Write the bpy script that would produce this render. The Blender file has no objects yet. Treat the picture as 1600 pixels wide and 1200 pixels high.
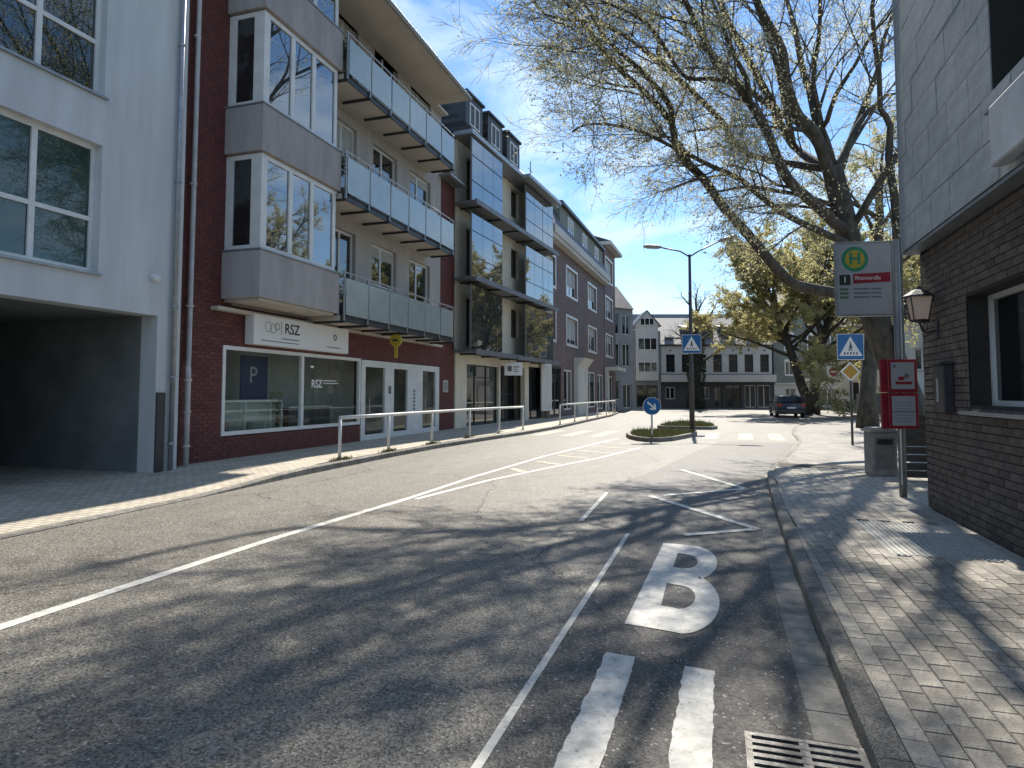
import bpy, bmesh, math, random
from mathutils import Vector, Matrix
R = math.radians
random.seed(7)
sc = bpy.context.scene
COL = sc.collection

# ------------------------------------------------------------------ camera
cam_d = bpy.data.cameras.new('camera'); cam = bpy.data.objects.new('camera', cam_d)
COL.objects.link(cam); sc.camera = cam
cam_d.sensor_width = 36; cam_d.lens = 1000 / 1600 * 36
cam_d.shift_y = -41 / 1600
cam_d.clip_start = .05; cam_d.clip_end = 3000
cam.location = (0, 0, 1.6)
cam.rotation_euler = (R(90 + 3.2), 0, math.atan(.318))

# ------------------------------------------------------------------ sky, sun, exposure
SUN_AZ, SUN_EL = -2.6, 45.5            # azimuth clockwise from +Y (the street's direction)
w = bpy.data.worlds.new('World'); sc.world = w; w.use_nodes = True
nt = w.node_tree; nt.nodes.clear()
def N(t, ty, **k):
    n = t.nodes.new(ty)
    for a, b in k.items(): setattr(n, a, b)
    return n
sky = N(nt, 'ShaderNodeTexSky', sky_type='NISHITA', sun_disc=False)
sky.sun_elevation = R(SUN_EL); sky.sun_rotation = R(SUN_AZ)
sky.air_density = 1.0; sky.dust_density = .05; sky.ozone_density = 2.5
tc = N(nt, 'ShaderNodeTexCoord'); mp = N(nt, 'ShaderNodeMapping')
mp.inputs['Scale'].default_value = (2.2, 1.0, 4.6); mp.inputs['Rotation'].default_value = (R(12), R(24), R(20))
cn = N(nt, 'ShaderNodeTexNoise'); cn.inputs['Scale'].default_value = 2.3; cn.inputs['Detail'].default_value = 7; cn.inputs['Roughness'].default_value = .58; cn.inputs['Distortion'].default_value = .5
cr = N(nt, 'ShaderNodeValToRGB'); cr.color_ramp.elements[0].position = .47; cr.color_ramp.elements[0].color = (0, 0, 0, 1)
cr.color_ramp.elements[1].position = .74; cr.color_ramp.elements[1].color = (.85, .85, .85, 1)
mx = N(nt, 'ShaderNodeMixRGB'); mx.inputs[2].default_value = (5.6, 6.6, 7.4, 1)
bg = N(nt, 'ShaderNodeBackground'); bg.inputs['Strength'].default_value = .12
wo = N(nt, 'ShaderNodeOutputWorld')
nt.links.new(tc.outputs['Generated'], mp.inputs['Vector']); nt.links.new(mp.outputs[0], cn.inputs['Vector'])
nt.links.new(cn.outputs['Fac'], cr.inputs[0]); nt.links.new(cr.outputs[0], mx.inputs[0]); hsn = N(nt, 'ShaderNodeHueSaturation'); hsn.inputs['Saturation'].default_value = 1.12; hsn.inputs['Value'].default_value = 1.0
nt.links.new(sky.outputs[0], hsn.inputs['Color']); nt.links.new(hsn.outputs[0], mx.inputs[1])
nt.links.new(mx.outputs[0], bg.inputs['Color']); nt.links.new(bg.outputs[0], wo.inputs['Surface'])
sd = bpy.data.lights.new('sun', 'SUN'); sun = bpy.data.objects.new('sun', sd); COL.objects.link(sun)
sd.energy = 5.0; sd.angle = R(.53); sd.color = (1, .93, .82)
sv = Vector((math.sin(R(SUN_AZ)) * math.cos(R(SUN_EL)), math.cos(R(SUN_AZ)) * math.cos(R(SUN_EL)), math.sin(R(SUN_EL))))
sun.rotation_euler = sv.to_track_quat('Z', 'Y').to_euler(); sun.location = (0, 30, 40)
sc.view_settings.view_transform = 'Standard'; sc.view_settings.look = 'None'
sc.view_settings.gamma = 1; sc.view_settings.use_curve_mapping = False
sc.view_settings.exposure = .64
sc.cycles.max_bounces = 6; sc.cycles.transparent_max_bounces = 8

# ------------------------------------------------------------------ materials
MATS = {}
def mat(name, c1, c2=None, scale=4., rough=.7, metal=0., bump=0., bscale=None, spec=.5, emit=0., stretch=(1, 1, 1), per_obj=0., detail=4, ramp=(.35, .65), coord='Object', speck=None, ior=None, coat=0.):
    if name in MATS: return MATS[name]
    m = bpy.data.materials.new(name); m.use_nodes = True; t = m.node_tree; b = t.nodes['Principled BSDF']
    b.inputs['Roughness'].default_value = rough; b.inputs['Metallic'].default_value = metal
    b.inputs['Specular IOR Level'].default_value = spec
    if ior: b.inputs['IOR'].default_value = ior
    if coat: b.inputs['Coat Weight'].default_value = coat; b.inputs['Coat Roughness'].default_value = .08
    b.inputs['Base Color'].default_value = (*c1, 1)
    L = t.links.new
    tcn = N(t, 'ShaderNodeTexCoord'); mpn = N(t, 'ShaderNodeMapping'); mpn.inputs['Scale'].default_value = stretch
    L(tcn.outputs[coord], mpn.inputs[0])
    out = None
    if c2 is not None:
        n = N(t, 'ShaderNodeTexNoise'); n.inputs['Scale'].default_value = scale; n.inputs['Detail'].default_value = detail; n.inputs['Roughness'].default_value = .6
        L(mpn.outputs[0], n.inputs['Vector'])
        r = N(t, 'ShaderNodeValToRGB'); r.color_ramp.elements[0].position = ramp[0]; r.color_ramp.elements[1].position = ramp[1]
        r.color_ramp.elements[0].color = (*c1, 1); r.color_ramp.elements[1].color = (*c2, 1)
        L(n.outputs['Fac'], r.inputs[0]); out = r.outputs[0]
    if speck:
        sc_, th, colr, amt = speck
        v = N(t, 'ShaderNodeTexNoise'); v.inputs['Scale'].default_value = sc_; v.inputs['Detail'].default_value = 2
        L(mpn.outputs[0], v.inputs['Vector'])
        r2 = N(t, 'ShaderNodeValToRGB'); r2.color_ramp.elements[0].position = th; r2.color_ramp.elements[1].position = th + .08
        r2.color_ramp.elements[1].color = (amt, amt, amt, 1)
        L(v.outputs['Fac'], r2.inputs[0])
        mm = N(t, 'ShaderNodeMixRGB'); L(r2.outputs[0], mm.inputs[0])
        if out: L(out, mm.inputs[1])
        else: mm.inputs[1].default_value = (*c1, 1)
        mm.inputs[2].default_value = (*colr, 1); out = mm.outputs[0]
    if per_obj:
        oi = N(t, 'ShaderNodeObjectInfo'); mr = N(t, 'ShaderNodeMapRange'); mr.inputs[3].default_value = 1 - per_obj; mr.inputs[4].default_value = 1 + per_obj
        L(oi.outputs['Random'], mr.inputs[0])
        hs = N(t, 'ShaderNodeHueSaturation'); L(mr.outputs[0], hs.inputs['Value'])
        if out: L(out, hs.inputs['Color'])
        else: hs.inputs['Color'].default_value = (*c1, 1)
        out = hs.outputs[0]
    if out: L(out, b.inputs['Base Color'])
    if bump:
        n2 = N(t, 'ShaderNodeTexNoise'); n2.inputs['Scale'].default_value = bscale or scale * 6; n2.inputs['Detail'].default_value = 4
        L(mpn.outputs[0], n2.inputs['Vector'])
        bp = N(t, 'ShaderNodeBump'); bp.inputs['Strength'].default_value = bump; bp.inputs['Distance'].default_value = .02
        L(n2.outputs['Fac'], bp.inputs['Height']); L(bp.outputs[0], b.inputs['Normal'])
    if emit: b.inputs['Emission Color'].default_value = (*c1, 1); b.inputs['Emission Strength'].default_value = emit
    MATS[name] = m; return m

def mat_brick(name, c1, c2, mortar, bw, bh, msize, rough=.8, offset=.5, bump=.4, plane='XZ', noise=None):
    if name in MATS: return MATS[name]
    m = bpy.data.materials.new(name); m.use_nodes = True; t = m.node_tree; b = t.nodes['Principled BSDF']; L = t.links.new
    b.inputs['Roughness'].default_value = rough
    tcn = N(t, 'ShaderNodeTexCoord'); sx = N(t, 'ShaderNodeSeparateXYZ'); cx = N(t, 'ShaderNodeCombineXYZ')
    L(tcn.outputs['Object'], sx.inputs[0]); L(sx.outputs[0], cx.inputs[0]); L(sx.outputs[2 if plane == 'XZ' else 1], cx.inputs[1])
    k = N(t, 'ShaderNodeTexBrick'); L(cx.outputs[0], k.inputs['Vector'])
    k.offset = offset
    k.inputs['Color1'].default_value = (*c1, 1); k.inputs['Color2'].default_value = (*c2, 1); k.inputs['Mortar'].default_value = (*mortar, 1)
    k.inputs['Scale'].default_value = 1; k.inputs['Mortar Size'].default_value = msize; k.inputs['Brick Width'].default_value = bw; k.inputs['Row Height'].default_value = bh
    n = N(t, 'ShaderNodeTexNoise'); n.inputs['Scale'].default_value = 1.3; n.inputs['Detail'].default_value = 6; L(tcn.outputs['Object'], n.inputs['Vector'])
    mr = N(t, 'ShaderNodeMapRange'); mr.inputs[3].default_value = .65; mr.inputs[4].default_value = 1.3; L(n.outputs['Fac'], mr.inputs[0])
    hs = N(t, 'ShaderNodeHueSaturation'); L(mr.outputs[0], hs.inputs['Value']); L(k.outputs['Color'], hs.inputs['Color']); L(hs.outputs[0], b.inputs['Base Color'])
    bp = N(t, 'ShaderNodeBump'); bp.inputs['Strength'].default_value = bump; bp.inputs['Distance'].default_value = .01; bp.invert = True
    L(k.outputs['Fac'], bp.inputs['Height']); L(bp.outputs[0], b.inputs['Normal'])
    MATS[name] = m; return m

def mat_clear(name, tint, refl_rough=.02, ior=1.5, amt=1.):
    if name in MATS: return MATS[name]
    m = bpy.data.materials.new(name); m.use_nodes = True; t = m.node_tree; t.nodes.clear(); L = t.links.new
    o = N(t, 'ShaderNodeOutputMaterial'); tr = N(t, 'ShaderNodeBsdfTransparent'); gl = N(t, 'ShaderNodeBsdfGlossy'); gl.inputs['Roughness'].default_value = refl_rough
    tr.inputs[0].default_value = (*tint, 1); fr0 = N(t, 'ShaderNodeFresnel'); fr0.inputs[0].default_value = ior; ge = N(t, 'ShaderNodeNewGeometry'); fr = N(t, 'ShaderNodeMixRGB'); L(ge.outputs['Backfacing'], fr.inputs[0]); L(fr0.outputs[0], fr.inputs[1]); fr.inputs[2].default_value = (0, 0, 0, 1)
    mxs = N(t, 'ShaderNodeMixShader'); L(fr.outputs[0], mxs.inputs[0]); L(tr.outputs[0], mxs.inputs[1]); L(gl.outputs[0], mxs.inputs[2]); L(mxs.outputs[0], o.inputs[0])
    MATS[name] = m; return m

def asphalt(name, dark, light, bright):
    m = bpy.data.materials.new(name); m.use_nodes = True; t = m.node_tree; b = t.nodes['Principled BSDF']; L = t.links.new
    tcn = N(t, 'ShaderNodeTexCoord')
    def noise(s, d, st=None):
        n = N(t, 'ShaderNodeTexNoise'); n.inputs['Scale'].default_value = s; n.inputs['Detail'].default_value = d; n.inputs['Roughness'].default_value = .65
        if st:
            mm = N(t, 'ShaderNodeMapping'); mm.inputs['Scale'].default_value = st; L(tcn.outputs['Object'], mm.inputs[0]); L(mm.outputs[0], n.inputs['Vector'])
        else: L(tcn.outputs['Object'], n.inputs['Vector'])
        return n
    big = noise(.35, 4, (1.6, .25, 1)); r = N(t, 'ShaderNodeValToRGB'); r.color_ramp.elements[0].position = .35; r.color_ramp.elements[1].position = .68
    r.color_ramp.elements[0].color = (*dark, 1); r.color_ramp.elements[1].color = (*light, 1)
    med = noise(2.4, 5); am = N(t, 'ShaderNodeMath', operation='MULTIPLY_ADD'); am.inputs[1].default_value = .45; L(med.outputs['Fac'], am.inputs[0]); sb = N(t, 'ShaderNodeMath', operation='MULTIPLY'); sb.inputs[1].default_value = .55; L(big.outputs['Fac'], sb.inputs[0]); L(sb.outputs[0], am.inputs[2]); L(am.outputs[0], r.inputs[0])
    vor = N(t, 'ShaderNodeTexVoronoi'); vor.inputs['Scale'].default_value = 80; L(tcn.outputs['Object'], vor.inputs['Vector'])
    sp = N(t, 'ShaderNodeSeparateColor'); L(vor.outputs['Color'], sp.inputs[0])
    mr = N(t, 'ShaderNodeMapRange'); mr.inputs[1].default_value = 0; mr.inputs[2].default_value = 1; mr.inputs[3].default_value = .35; mr.inputs[4].default_value = 1.7; L(sp.outputs[0], mr.inputs[0])
    hs = N(t, 'ShaderNodeHueSaturation'); L(r.outputs[0], hs.inputs['Color']); L(mr.outputs[0], hs.inputs['Value'])
    gt = N(t, 'ShaderNodeMath', operation='GREATER_THAN'); gt.inputs[1].default_value = .982; L(sp.outputs[1], gt.inputs[0])
    ml = N(t, 'ShaderNodeMixRGB'); L(gt.outputs[0], ml.inputs[0]); L(hs.outputs[0], ml.inputs[1]); ml.inputs[2].default_value = (*bright, 1)
    # rare large pale spots (chewing gum, chips)
    v2 = N(t, 'ShaderNodeTexVoronoi'); v2.inputs['Scale'].default_value = 1.7; L(tcn.outputs['Object'], v2.inputs['Vector'])
    lt = N(t, 'ShaderNodeMath', operation='LESS_THAN'); lt.inputs[1].default_value = .035; L(v2.outputs['Distance'], lt.inputs[0])
    m3 = N(t, 'ShaderNodeMixRGB'); L(lt.outputs[0], m3.inputs[0]); L(ml.outputs[0], m3.inputs[1]); m3.inputs[2].default_value = (.32, .31, .29, 1)
    # thin cracks
    v3 = N(t, 'ShaderNodeTexVoronoi', feature='DISTANCE_TO_EDGE'); v3.inputs['Scale'].default_value = .32
    dn = noise(1.6, 5); ad = N(t, 'ShaderNodeMixRGB'); ad.inputs[0].default_value = .35; L(tcn.outputs['Object'], ad.inputs[1]); L(dn.outputs['Color'], ad.inputs[2]); L(ad.outputs[0], v3.inputs['Vector'])
    l3 = N(t, 'ShaderNodeMath', operation='LESS_THAN'); l3.inputs[1].default_value = .0016; L(v3.outputs['Distance'], l3.inputs[0])
    m4 = N(t, 'ShaderNodeMixRGB'); L(l3.outputs[0], m4.inputs[0]); L(m3.outputs[0], m4.inputs[1]); m4.inputs[2].default_value = (.02, .02, .02, 1)
    L(m4.outputs[0], b.inputs['Base Color'])
    b.inputs['Roughness'].default_value = .62; b.inputs['Specular IOR Level'].default_value = .35
    bp = N(t, 'ShaderNodeBump'); bp.inputs['Strength'].default_value = .55; bp.inputs['Distance'].default_value = .008
    L(vor.outputs['Distance'], bp.inputs['Height']); L(bp.outputs[0], b.inputs['Normal'])
    MATS[name] = m; return m

M_road = asphalt('asphalt', (.12, .11, .093), (.21, .194, .166), (.4, .38, .35))
M_lane = asphalt('asphalt_dark', (.07, .066, .06), (.12, .114, .102), (.38, .36, .33))
M_mark = mat('road_paint', (.74, .72, .66), (.52, .50, .45), 14, .6, bump=.3, bscale=60, speck=(34, .62, (.2, .195, .18), .5))
M_marky = mat('road_paint_worn', (.62, .56, .38), (.36, .33, .25), 9, .7, speck=(16, .5, (.14, .135, .125), .9))
M_pave_far = mat_brick('paver_field', (.36, .34, .30), (.27, .255, .23), (.10, .095, .085), .24, .16, .008, plane='XY')
M_pave_left = mat_brick('paver_field_left', (.60, .53, .42), (.46, .41, .33), (.09, .085, .075), .2, .1, .006, plane='XY')
M_paver = mat('paver_concrete', (.43, .395, .335), (.26, .24, .21), 9, .8, bump=.25, bscale=90, per_obj=.24, coord='Object', speck=(90, .54, (.13, .12, .10), .6))
M_bed = mat('joint_sand', (.07, .065, .055), (.11, .10, .085), 20, .95)
M_kerb = mat('kerb_concrete', (.36, .33, .28), (.19, .178, .155), 7, .8, bump=.6, bscale=110, per_obj=.15, speck=(75, .5, (.09, .085, .075), .75))
M_gutter = mat('gutter_slab', (.29, .275, .24), (.17, .163, .145), 8, .8, bump=.3, bscale=80, per_obj=.14, speck=(70, .58, (.1, .095, .085), .5))
M_tact = mat('tactile_white', (.55, .54, .50), (.38, .37, .34), 12, .7)
M_ground = mat('ground_far', (.13, .125, .115), (.18, .175, .16), .4, .8)
M_white = mat('white_frame', (.74, .74, .72), (.64, .64, .62), 3, .4)
M_wallC = mat('render_white_blue', (.61, .63, .64), (.49, .51, .52), 1.3, .85, bump=.15, bscale=90, stretch=(1.5, 1.5, .22), detail=7)
M_wallA = mat('render_greige', (.47, .44, .41), (.37, .345, .32), 1.5, .85, bump=.12, bscale=90, stretch=(1.5, 1.5, .3), detail=7)
M_bay = mat('render_bay_grey', (.41, .38, .372), (.32, .297, .292), 1.7, .85, bump=.1, bscale=90, stretch=(2, 2, .4), detail=7)
M_soffit = mat('soffit_cream', (.55, .50, .43), (.47, .43, .37), 1, .8)
M_brickA = mat('brick_red', (.155, .042, .035), (.085, .03, .028), 5, .75, bump=.3, bscale=60, per_obj=.25)
M_mortA = mat('mortar_red', (.07, .038, .034), (.05, .03, .028), 6, .95)
M_brickW = mat('brick_dark', (.15, .122, .10), (.085, .07, .06), 5, .75, bump=.4, bscale=50, per_obj=.3)
M_mortW = mat('mortar_dark', (.032, .03, .028), (.045, .042, .038), 6, .95)
M_brickD = mat_brick('brick_brown_far', (.25, .165, .145), (.17, .115, .105), (.10, .09, .085), .25, .083, .01)
M_tan = mat('render_tan', (.72, .66, .54), (.60, .55, .45), 1.2, .85, bump=.1, bscale=80)
M_slate = mat_brick('slate', (.06, .062, .068), (.045, .047, .053), (.02, .02, .022), .3, .2, .012, rough=.55)
M_panel = mat('facade_panel', (.36, .39, .41), (.26, .285, .30), 3.5, .5, bump=.15, bscale=20, per_obj=.07, stretch=(1, 1, 2.5))
M_panelw = mat('awning_box', (.55, .57, .60), (.40, .42, .45), 2.2, .5)
M_zinc = mat('zinc', (.36, .38, .40), (.28, .30, .32), 5, .45, metal=.6)
M_pipe = mat('pipe_pale', (.55, .54, .53), (.45, .44, .43), 4, .45)
M_dark = mat('dark_metal', (.035, .037, .04), (.05, .052, .055), 6, .45, metal=.3)
M_glass = mat('window_glass', (.012, .022, .02), rough=.015, spec=.9, ior=1.75)
M_glassC = mat('window_glass_reflected_green', (.025, .06, .05), rough=.02, spec=.7, ior=1.6)  # green base colour imitates the reflection of trees across the street
M_glassd = mat('window_glass_dark', (.015, .018, .02), rough=.06, spec=.5)
M_side = mat('window_glass_side', (.05, .065, .068), (.015, .018, .02), 1.2, .05, spec=.8, ior=1.6, ramp=(.45, .55))
M_iron = mat('cast_iron', (.2, .195, .185), (.08, .075, .07), 9, .5, metal=.5, bump=.2, bscale=50)
M_steelgrey = mat('slab_steel_grey', (.17, .18, .19), (.12, .13, .14), 3, .5)
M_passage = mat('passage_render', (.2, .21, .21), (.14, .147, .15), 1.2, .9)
M_frost = mat('frosted_glass', (.33, .39, .39), (.28, .34, .335), 3, .16, spec=.8, ior=1.6)
M_mirror = mat('bay_glass', (.03, .04, .045), rough=.02, spec=1., ior=2.1)
M_clear = mat_clear('shop_glass', (.9, .93, .92))
M_blind = mat('blind_pale', (.45, .45, .43), (.36, .36, .34), 6, .8)
M_steel = mat('galvanised', (.42, .43, .44), (.33, .34, .35), 6, .4, metal=.7)
M_rail = mat('rail_white', (.72, .71, .68), (.58, .57, .54), 8, .45)
M_polegrey = mat('pole_grey', (.22, .225, .23), (.17, .175, .18), 6, .45, metal=.3)
M_poledark = mat('pole_dark', (.05, .05, .052), (.07, .07, .072), 6, .55)
M_signblue = mat('sign_blue', (.008, .115, .32), rough=.35)
M_signwhite = mat('sign_white', (.75, .75, .74), rough=.4)
M_signgrey = mat('sign_face_grey', (.34, .35, .37), (.30, .31, .33), 3, .5)
M_black = mat('print_black', (.02, .02, .022), rough=.5)
M_print = mat('print_grey', (.12, .12, .13), rough=.6)
M_red = mat('sign_red', (.27, .015, .03), (.21, .012, .025), 5, .4)
M_green = mat('sign_green', (.02, .22, .12), rough=.45)
M_yellow = mat('sign_yellow', (.42, .32, .03), rough=.45)
M_bark = mat('bark_plane', (.10, .088, .068), (.035, .032, .026), 5, .9, bump=.7, bscale=14, stretch=(1, 1, .4), coord='Object')
M_twig = mat('twig', (.13, .11, .09), (.08, .068, .055), 3, .9)
M_concrete = mat('concrete_grey', (.34, .33, .3), (.22, .215, .2), 5, .85, bump=.2, bscale=60)
M_roofgrey = mat('roof_grey', (.20, .20, .205), (.15, .15, .155), 2, .7)
M_cream = mat('render_cream', (.62, .60, .55), (.54, .52, .48), .6, .85)
M_palegrey = mat('render_palegrey', (.30, .30, .305), (.24, .24, .245), .6, .85)
M_greyg = mat('render_greygreen', (.22, .235, .2), (.17, .18, .155), .8, .85)
M_int = mat('interior_wall', (.46, .45, .41), (.34, .33, .30), 1, .9)
M_intdark = mat('interior_dark', (.06, .06, .065), (.09, .09, .09), 2, .8)
M_navy = mat('banner_navy', (.012, .02, .07), rough=.7)
M_grass = mat('grass', (.16, .17, .05), (.26, .24, .09), 9, .9)
M_hedge = mat('hedge_leaf', (.045, .075, .025), (.09, .12, .05), 9, .8, per_obj=.1)
M_carpaint = mat('car_paint_navy', (.006, .008, .022), rough=.4, metal=0., coat=.35)
M_tyre = mat('tyre', (.02, .02, .02), rough=.85)
M_tail = mat('tail_light', (.35, .01, .012), rough=.2)
M_lens = mat('lantern_glass', (.85, .56, .42), (.85, .64, .5), 4, .35)
M_wood = mat('slat_wood', (.075, .075, .07), (.05, .05, .048), 5, .8)
def leafmat(name, a, b_, tl):
    m = mat(name, a, b_, 1.1, .65, detail=3, coord='Object'); t = m.node_tree; L = t.links.new
    b = t.nodes['Principled BSDF']; o = [n for n in t.nodes if n.type == 'OUTPUT_MATERIAL'][0]
    tr = N(t, 'ShaderNodeBsdfTranslucent'); tr.inputs[0].default_value = (*tl, 1)
    ms = N(t, 'ShaderNodeMixShader'); ms.inputs[0].default_value = .5; L(b.outputs[0], ms.inputs[1]); L(tr.outputs[0], ms.inputs[2]); L(ms.outputs[0], o.inputs[0])
    return m
M_leaf1 = leafmat('leaf_young', (.40, .35, .25), (.48, .47, .28), (.75, .71, .42))
M_leaf2 = leafmat('leaf_olive', (.26, .24, .10), (.40, .36, .17), (.62, .57, .28))

# ------------------------------------------------------------------ mesh helpers
class MB:
    def __init__(s): s.v = []; s.f = []
    def quad(s, a, b, c, d):
        i = len(s.v); s.v += [a, b, c, d]; s.f.append((i, i + 1, i + 2, i + 3)); return s
    def poly(s, pts):
        i = len(s.v); s.v += list(pts); s.f.append(tuple(range(i, i + len(pts)))); return s
    def box(s, x0, x1, y0, y1, z0, z1):
        if x0 > x1: x0, x1 = x1, x0
        if y0 > y1: y0, y1 = y1, y0
        if z0 > z1: z0, z1 = z1, z0
        i = len(s.v)
        s.v += [(x0, y0, z0), (x1, y0, z0), (x1, y1, z0), (x0, y1, z0), (x0, y0, z1), (x1, y0, z1), (x1, y1, z1), (x0, y1, z1)]
        s.f += [(i, i + 3, i + 2, i + 1), (i + 4, i + 5, i + 6, i + 7), (i, i + 1, i + 5, i + 4), (i + 1, i + 2, i + 6, i + 5), (i + 2, i + 3, i + 7, i + 6), (i + 3, i, i + 4, i + 7)]
        return s
    def fb(s, s0, s1, d0, d1, z0, z1): return s.box(s0, s1, -d1, -d0, z0, z1)      # facade box: along, outward, up
    def prism(s, pts, z0, z1):
        n = len(pts); i = len(s.v)
        s.v += [(p[0], p[1], z0) for p in pts] + [(p[0], p[1], z1) for p in pts]
        s.f.append(tuple(range(i + n - 1, i - 1, -1))); s.f.append(tuple(range(i + n, i + 2 * n)))
        for k in range(n): s.f.append((i + k, i + (k + 1) % n, i + n + (k + 1) % n, i + n + k))
        return s
    def extr_x(s, pts, x0, x1):      # polygon (y,z) swept along x
        n = len(pts); i = len(s.v)
        s.v += [(x0, p[0], p[1]) for p in pts] + [(x1, p[0], p[1]) for p in pts]
        s.f.append(tuple(range(i + n - 1, i - 1, -1))); s.f.append(tuple(range(i + n, i + 2 * n)))
        for k in range(n): s.f.append((i + k, i + (k + 1) % n, i + n + (k + 1) % n, i + n + k))
        return s
    def tube(s, pts, rad, n=8, caps=True):
        pts = [Vector(p) for p in pts]
        if not hasattr(rad, '__len__'): rad = [rad] * len(pts)
        i0 = len(s.v); up = Vector((.13, .31, .94))
        for k, p in enumerate(pts):
            d = (pts[min(k + 1, len(pts) - 1)] - pts[max(k - 1, 0)])
            if d.length < 1e-6: d = Vector((0, 0, 1))
            d.normalize(); a = d.cross(up)
            if a.length < .1: a = d.cross(Vector((1, 0, 0)))
            a.normalize(); b = d.cross(a)
            for j in range(n):
                t = 2 * math.pi * j / n; q = p + (a * math.cos(t) + b * math.sin(t)) * rad[k]; s.v.append((q.x, q.y, q.z))
        for k in range(len(pts) - 1):
            for j in range(n):
                a = i0 + k * n + j; b = i0 + k * n + (j + 1) % n; s.f.append((a, b, b + n, a + n))
        if caps:
            s.f.append(tuple(i0 + j for j in range(n - 1, -1, -1))); e = i0 + (len(pts) - 1) * n; s.f.append(tuple(e + j for j in range(n)))
        return s
    def lathe(s, c, prof, n=16):      # prof [(r,z)]
        i0 = len(s.v)
        for r, z in prof:
            for j in range(n):
                t = 2 * math.pi * j / n; s.v.append((c[0] + r * math.cos(t), c[1] + r * math.sin(t), c[2] + z))
        for k in range(len(prof) - 1):
            for j in range(n):
                a = i0 + k * n + j; b = i0 + k * n + (j + 1) % n; s.f.append((a, b, b + n, a + n))
        s.f.append(tuple(i0 + j for j in range(n - 1, -1, -1))); e = i0 + (len(prof) - 1) * n; s.f.append(tuple(e + j for j in range(n)))
        return s
    def mesh(s, name, m, smooth=False):
        me = bpy.data.meshes.new(name); me.from_pydata([tuple(v) for v in s.v], [], s.f)
        me.materials.append(m)
        if smooth: me.polygons.foreach_set('use_smooth', [True] * len(me.polygons))
        return me
    def build(s, name, m, parent=None, smooth=False, loc=None, **tags):
        return obj(name, s.mesh(name, m, smooth), parent, loc, **tags)
def obj(name, me, parent=None, loc=None, rot=None, **tags):
    o = bpy.data.objects.new(name, me); COL.objects.link(o)
    if parent: o.parent = parent
    if loc: o.location = loc
    if rot: o.rotation_euler = rot
    for k, v in tags.items(): o[k] = v
    return o
def bevel(o, wd=.01, seg=2):
    m = o.modifiers.new('bevel', 'BEVEL'); m.width = wd; m.segments = seg; m.limit_method = 'ANGLE'; return o
def thing(name, label, cat, loc=(0, 0, 0), rz=0, group=None):
    o = obj(name, None, None, loc, (0, 0, rz), label=label, category=cat)
    if group: o['group'] = group
    return o
def facade(name, label, origin, a, cat='building', z=0, group=None):   # heading a: degrees clockwise from +Y; local x along, -y outward
    return thing(name, label, cat, (origin[0], origin[1], z), R(90 - a), group)
def shape(loops, depth=0.):          # flat filled shape (holes allowed) from closed loops, in the XZ plane facing -Y
    cu = bpy.data.curves.new('shape', 'CURVE'); cu.dimensions = '2D'; cu.fill_mode = 'BOTH'; cu.extrude = depth
    for lp in loops:
        sp = cu.splines.new('POLY'); sp.points.add(len(lp) - 1); sp.use_cyclic_u = True
        for p, q in zip(sp.points, lp): p.co = (q[0], q[1], 0, 1)
    o = bpy.data.objects.new('t', cu); COL.objects.link(o); me = bpy.data.meshes.new_from_object(o)
    bpy.data.objects.remove(o); bpy.data.curves.remove(cu); return me
def text_mesh(s, size, stretch=1., bold=.0, align='CENTER'):
    cu = bpy.data.curves.new('t', 'FONT'); cu.body = s; cu.size = size; cu.align_x = align; cu.align_y = 'CENTER'; cu.offset = bold; cu.resolution_u = 4
    o = bpy.data.objects.new('t', cu); COL.objects.link(o); me = bpy.data.meshes.new_from_object(o)
    bpy.data.objects.remove(o); bpy.data.curves.remove(cu)
    for v in me.vertices: v.co.x *= stretch
    return me
def upright(me, m, name, parent, x, y, z, **tags):   # put a flat XY shape upright, facing local -Y
    me.materials.clear(); me.materials.append(m); me.name = name
    return obj(name, me, parent, (x, y, z), (R(90), 0, 0), **tags)
def circle(r, n=32, cx=0, cz=0): return [(cx + r * math.cos(2 * math.pi * k / n), cz + r * math.sin(2 * math.pi * k / n)) for k in range(n)]
def rrect(x0, x1, z0, z1, r=.03, n=4):
    o = []
    for cx, cz, a0 in ((x1 - r, z1 - r, 0), (x0 + r, z1 - r, 90), (x0 + r, z0 + r, 180), (x1 - r, z0 + r, 270)):
        for k in range(n + 1): t = R(a0 + 90 * k / n); o.append((cx + r * math.cos(t), cz + r * math.sin(t)))
    return o
def marks(specs, m, name, parent, y):   # flat rectangles as print
    b = MB()
    for x0, x1, z0, z1 in specs: b.quad((x0, y, z0), (x1, y, z0), (x1, y, z1), (x0, y, z1))
    return b.build(name, m, parent, kind='stuff') if len(specs) > 1 else b.build(name, m, parent)

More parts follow.
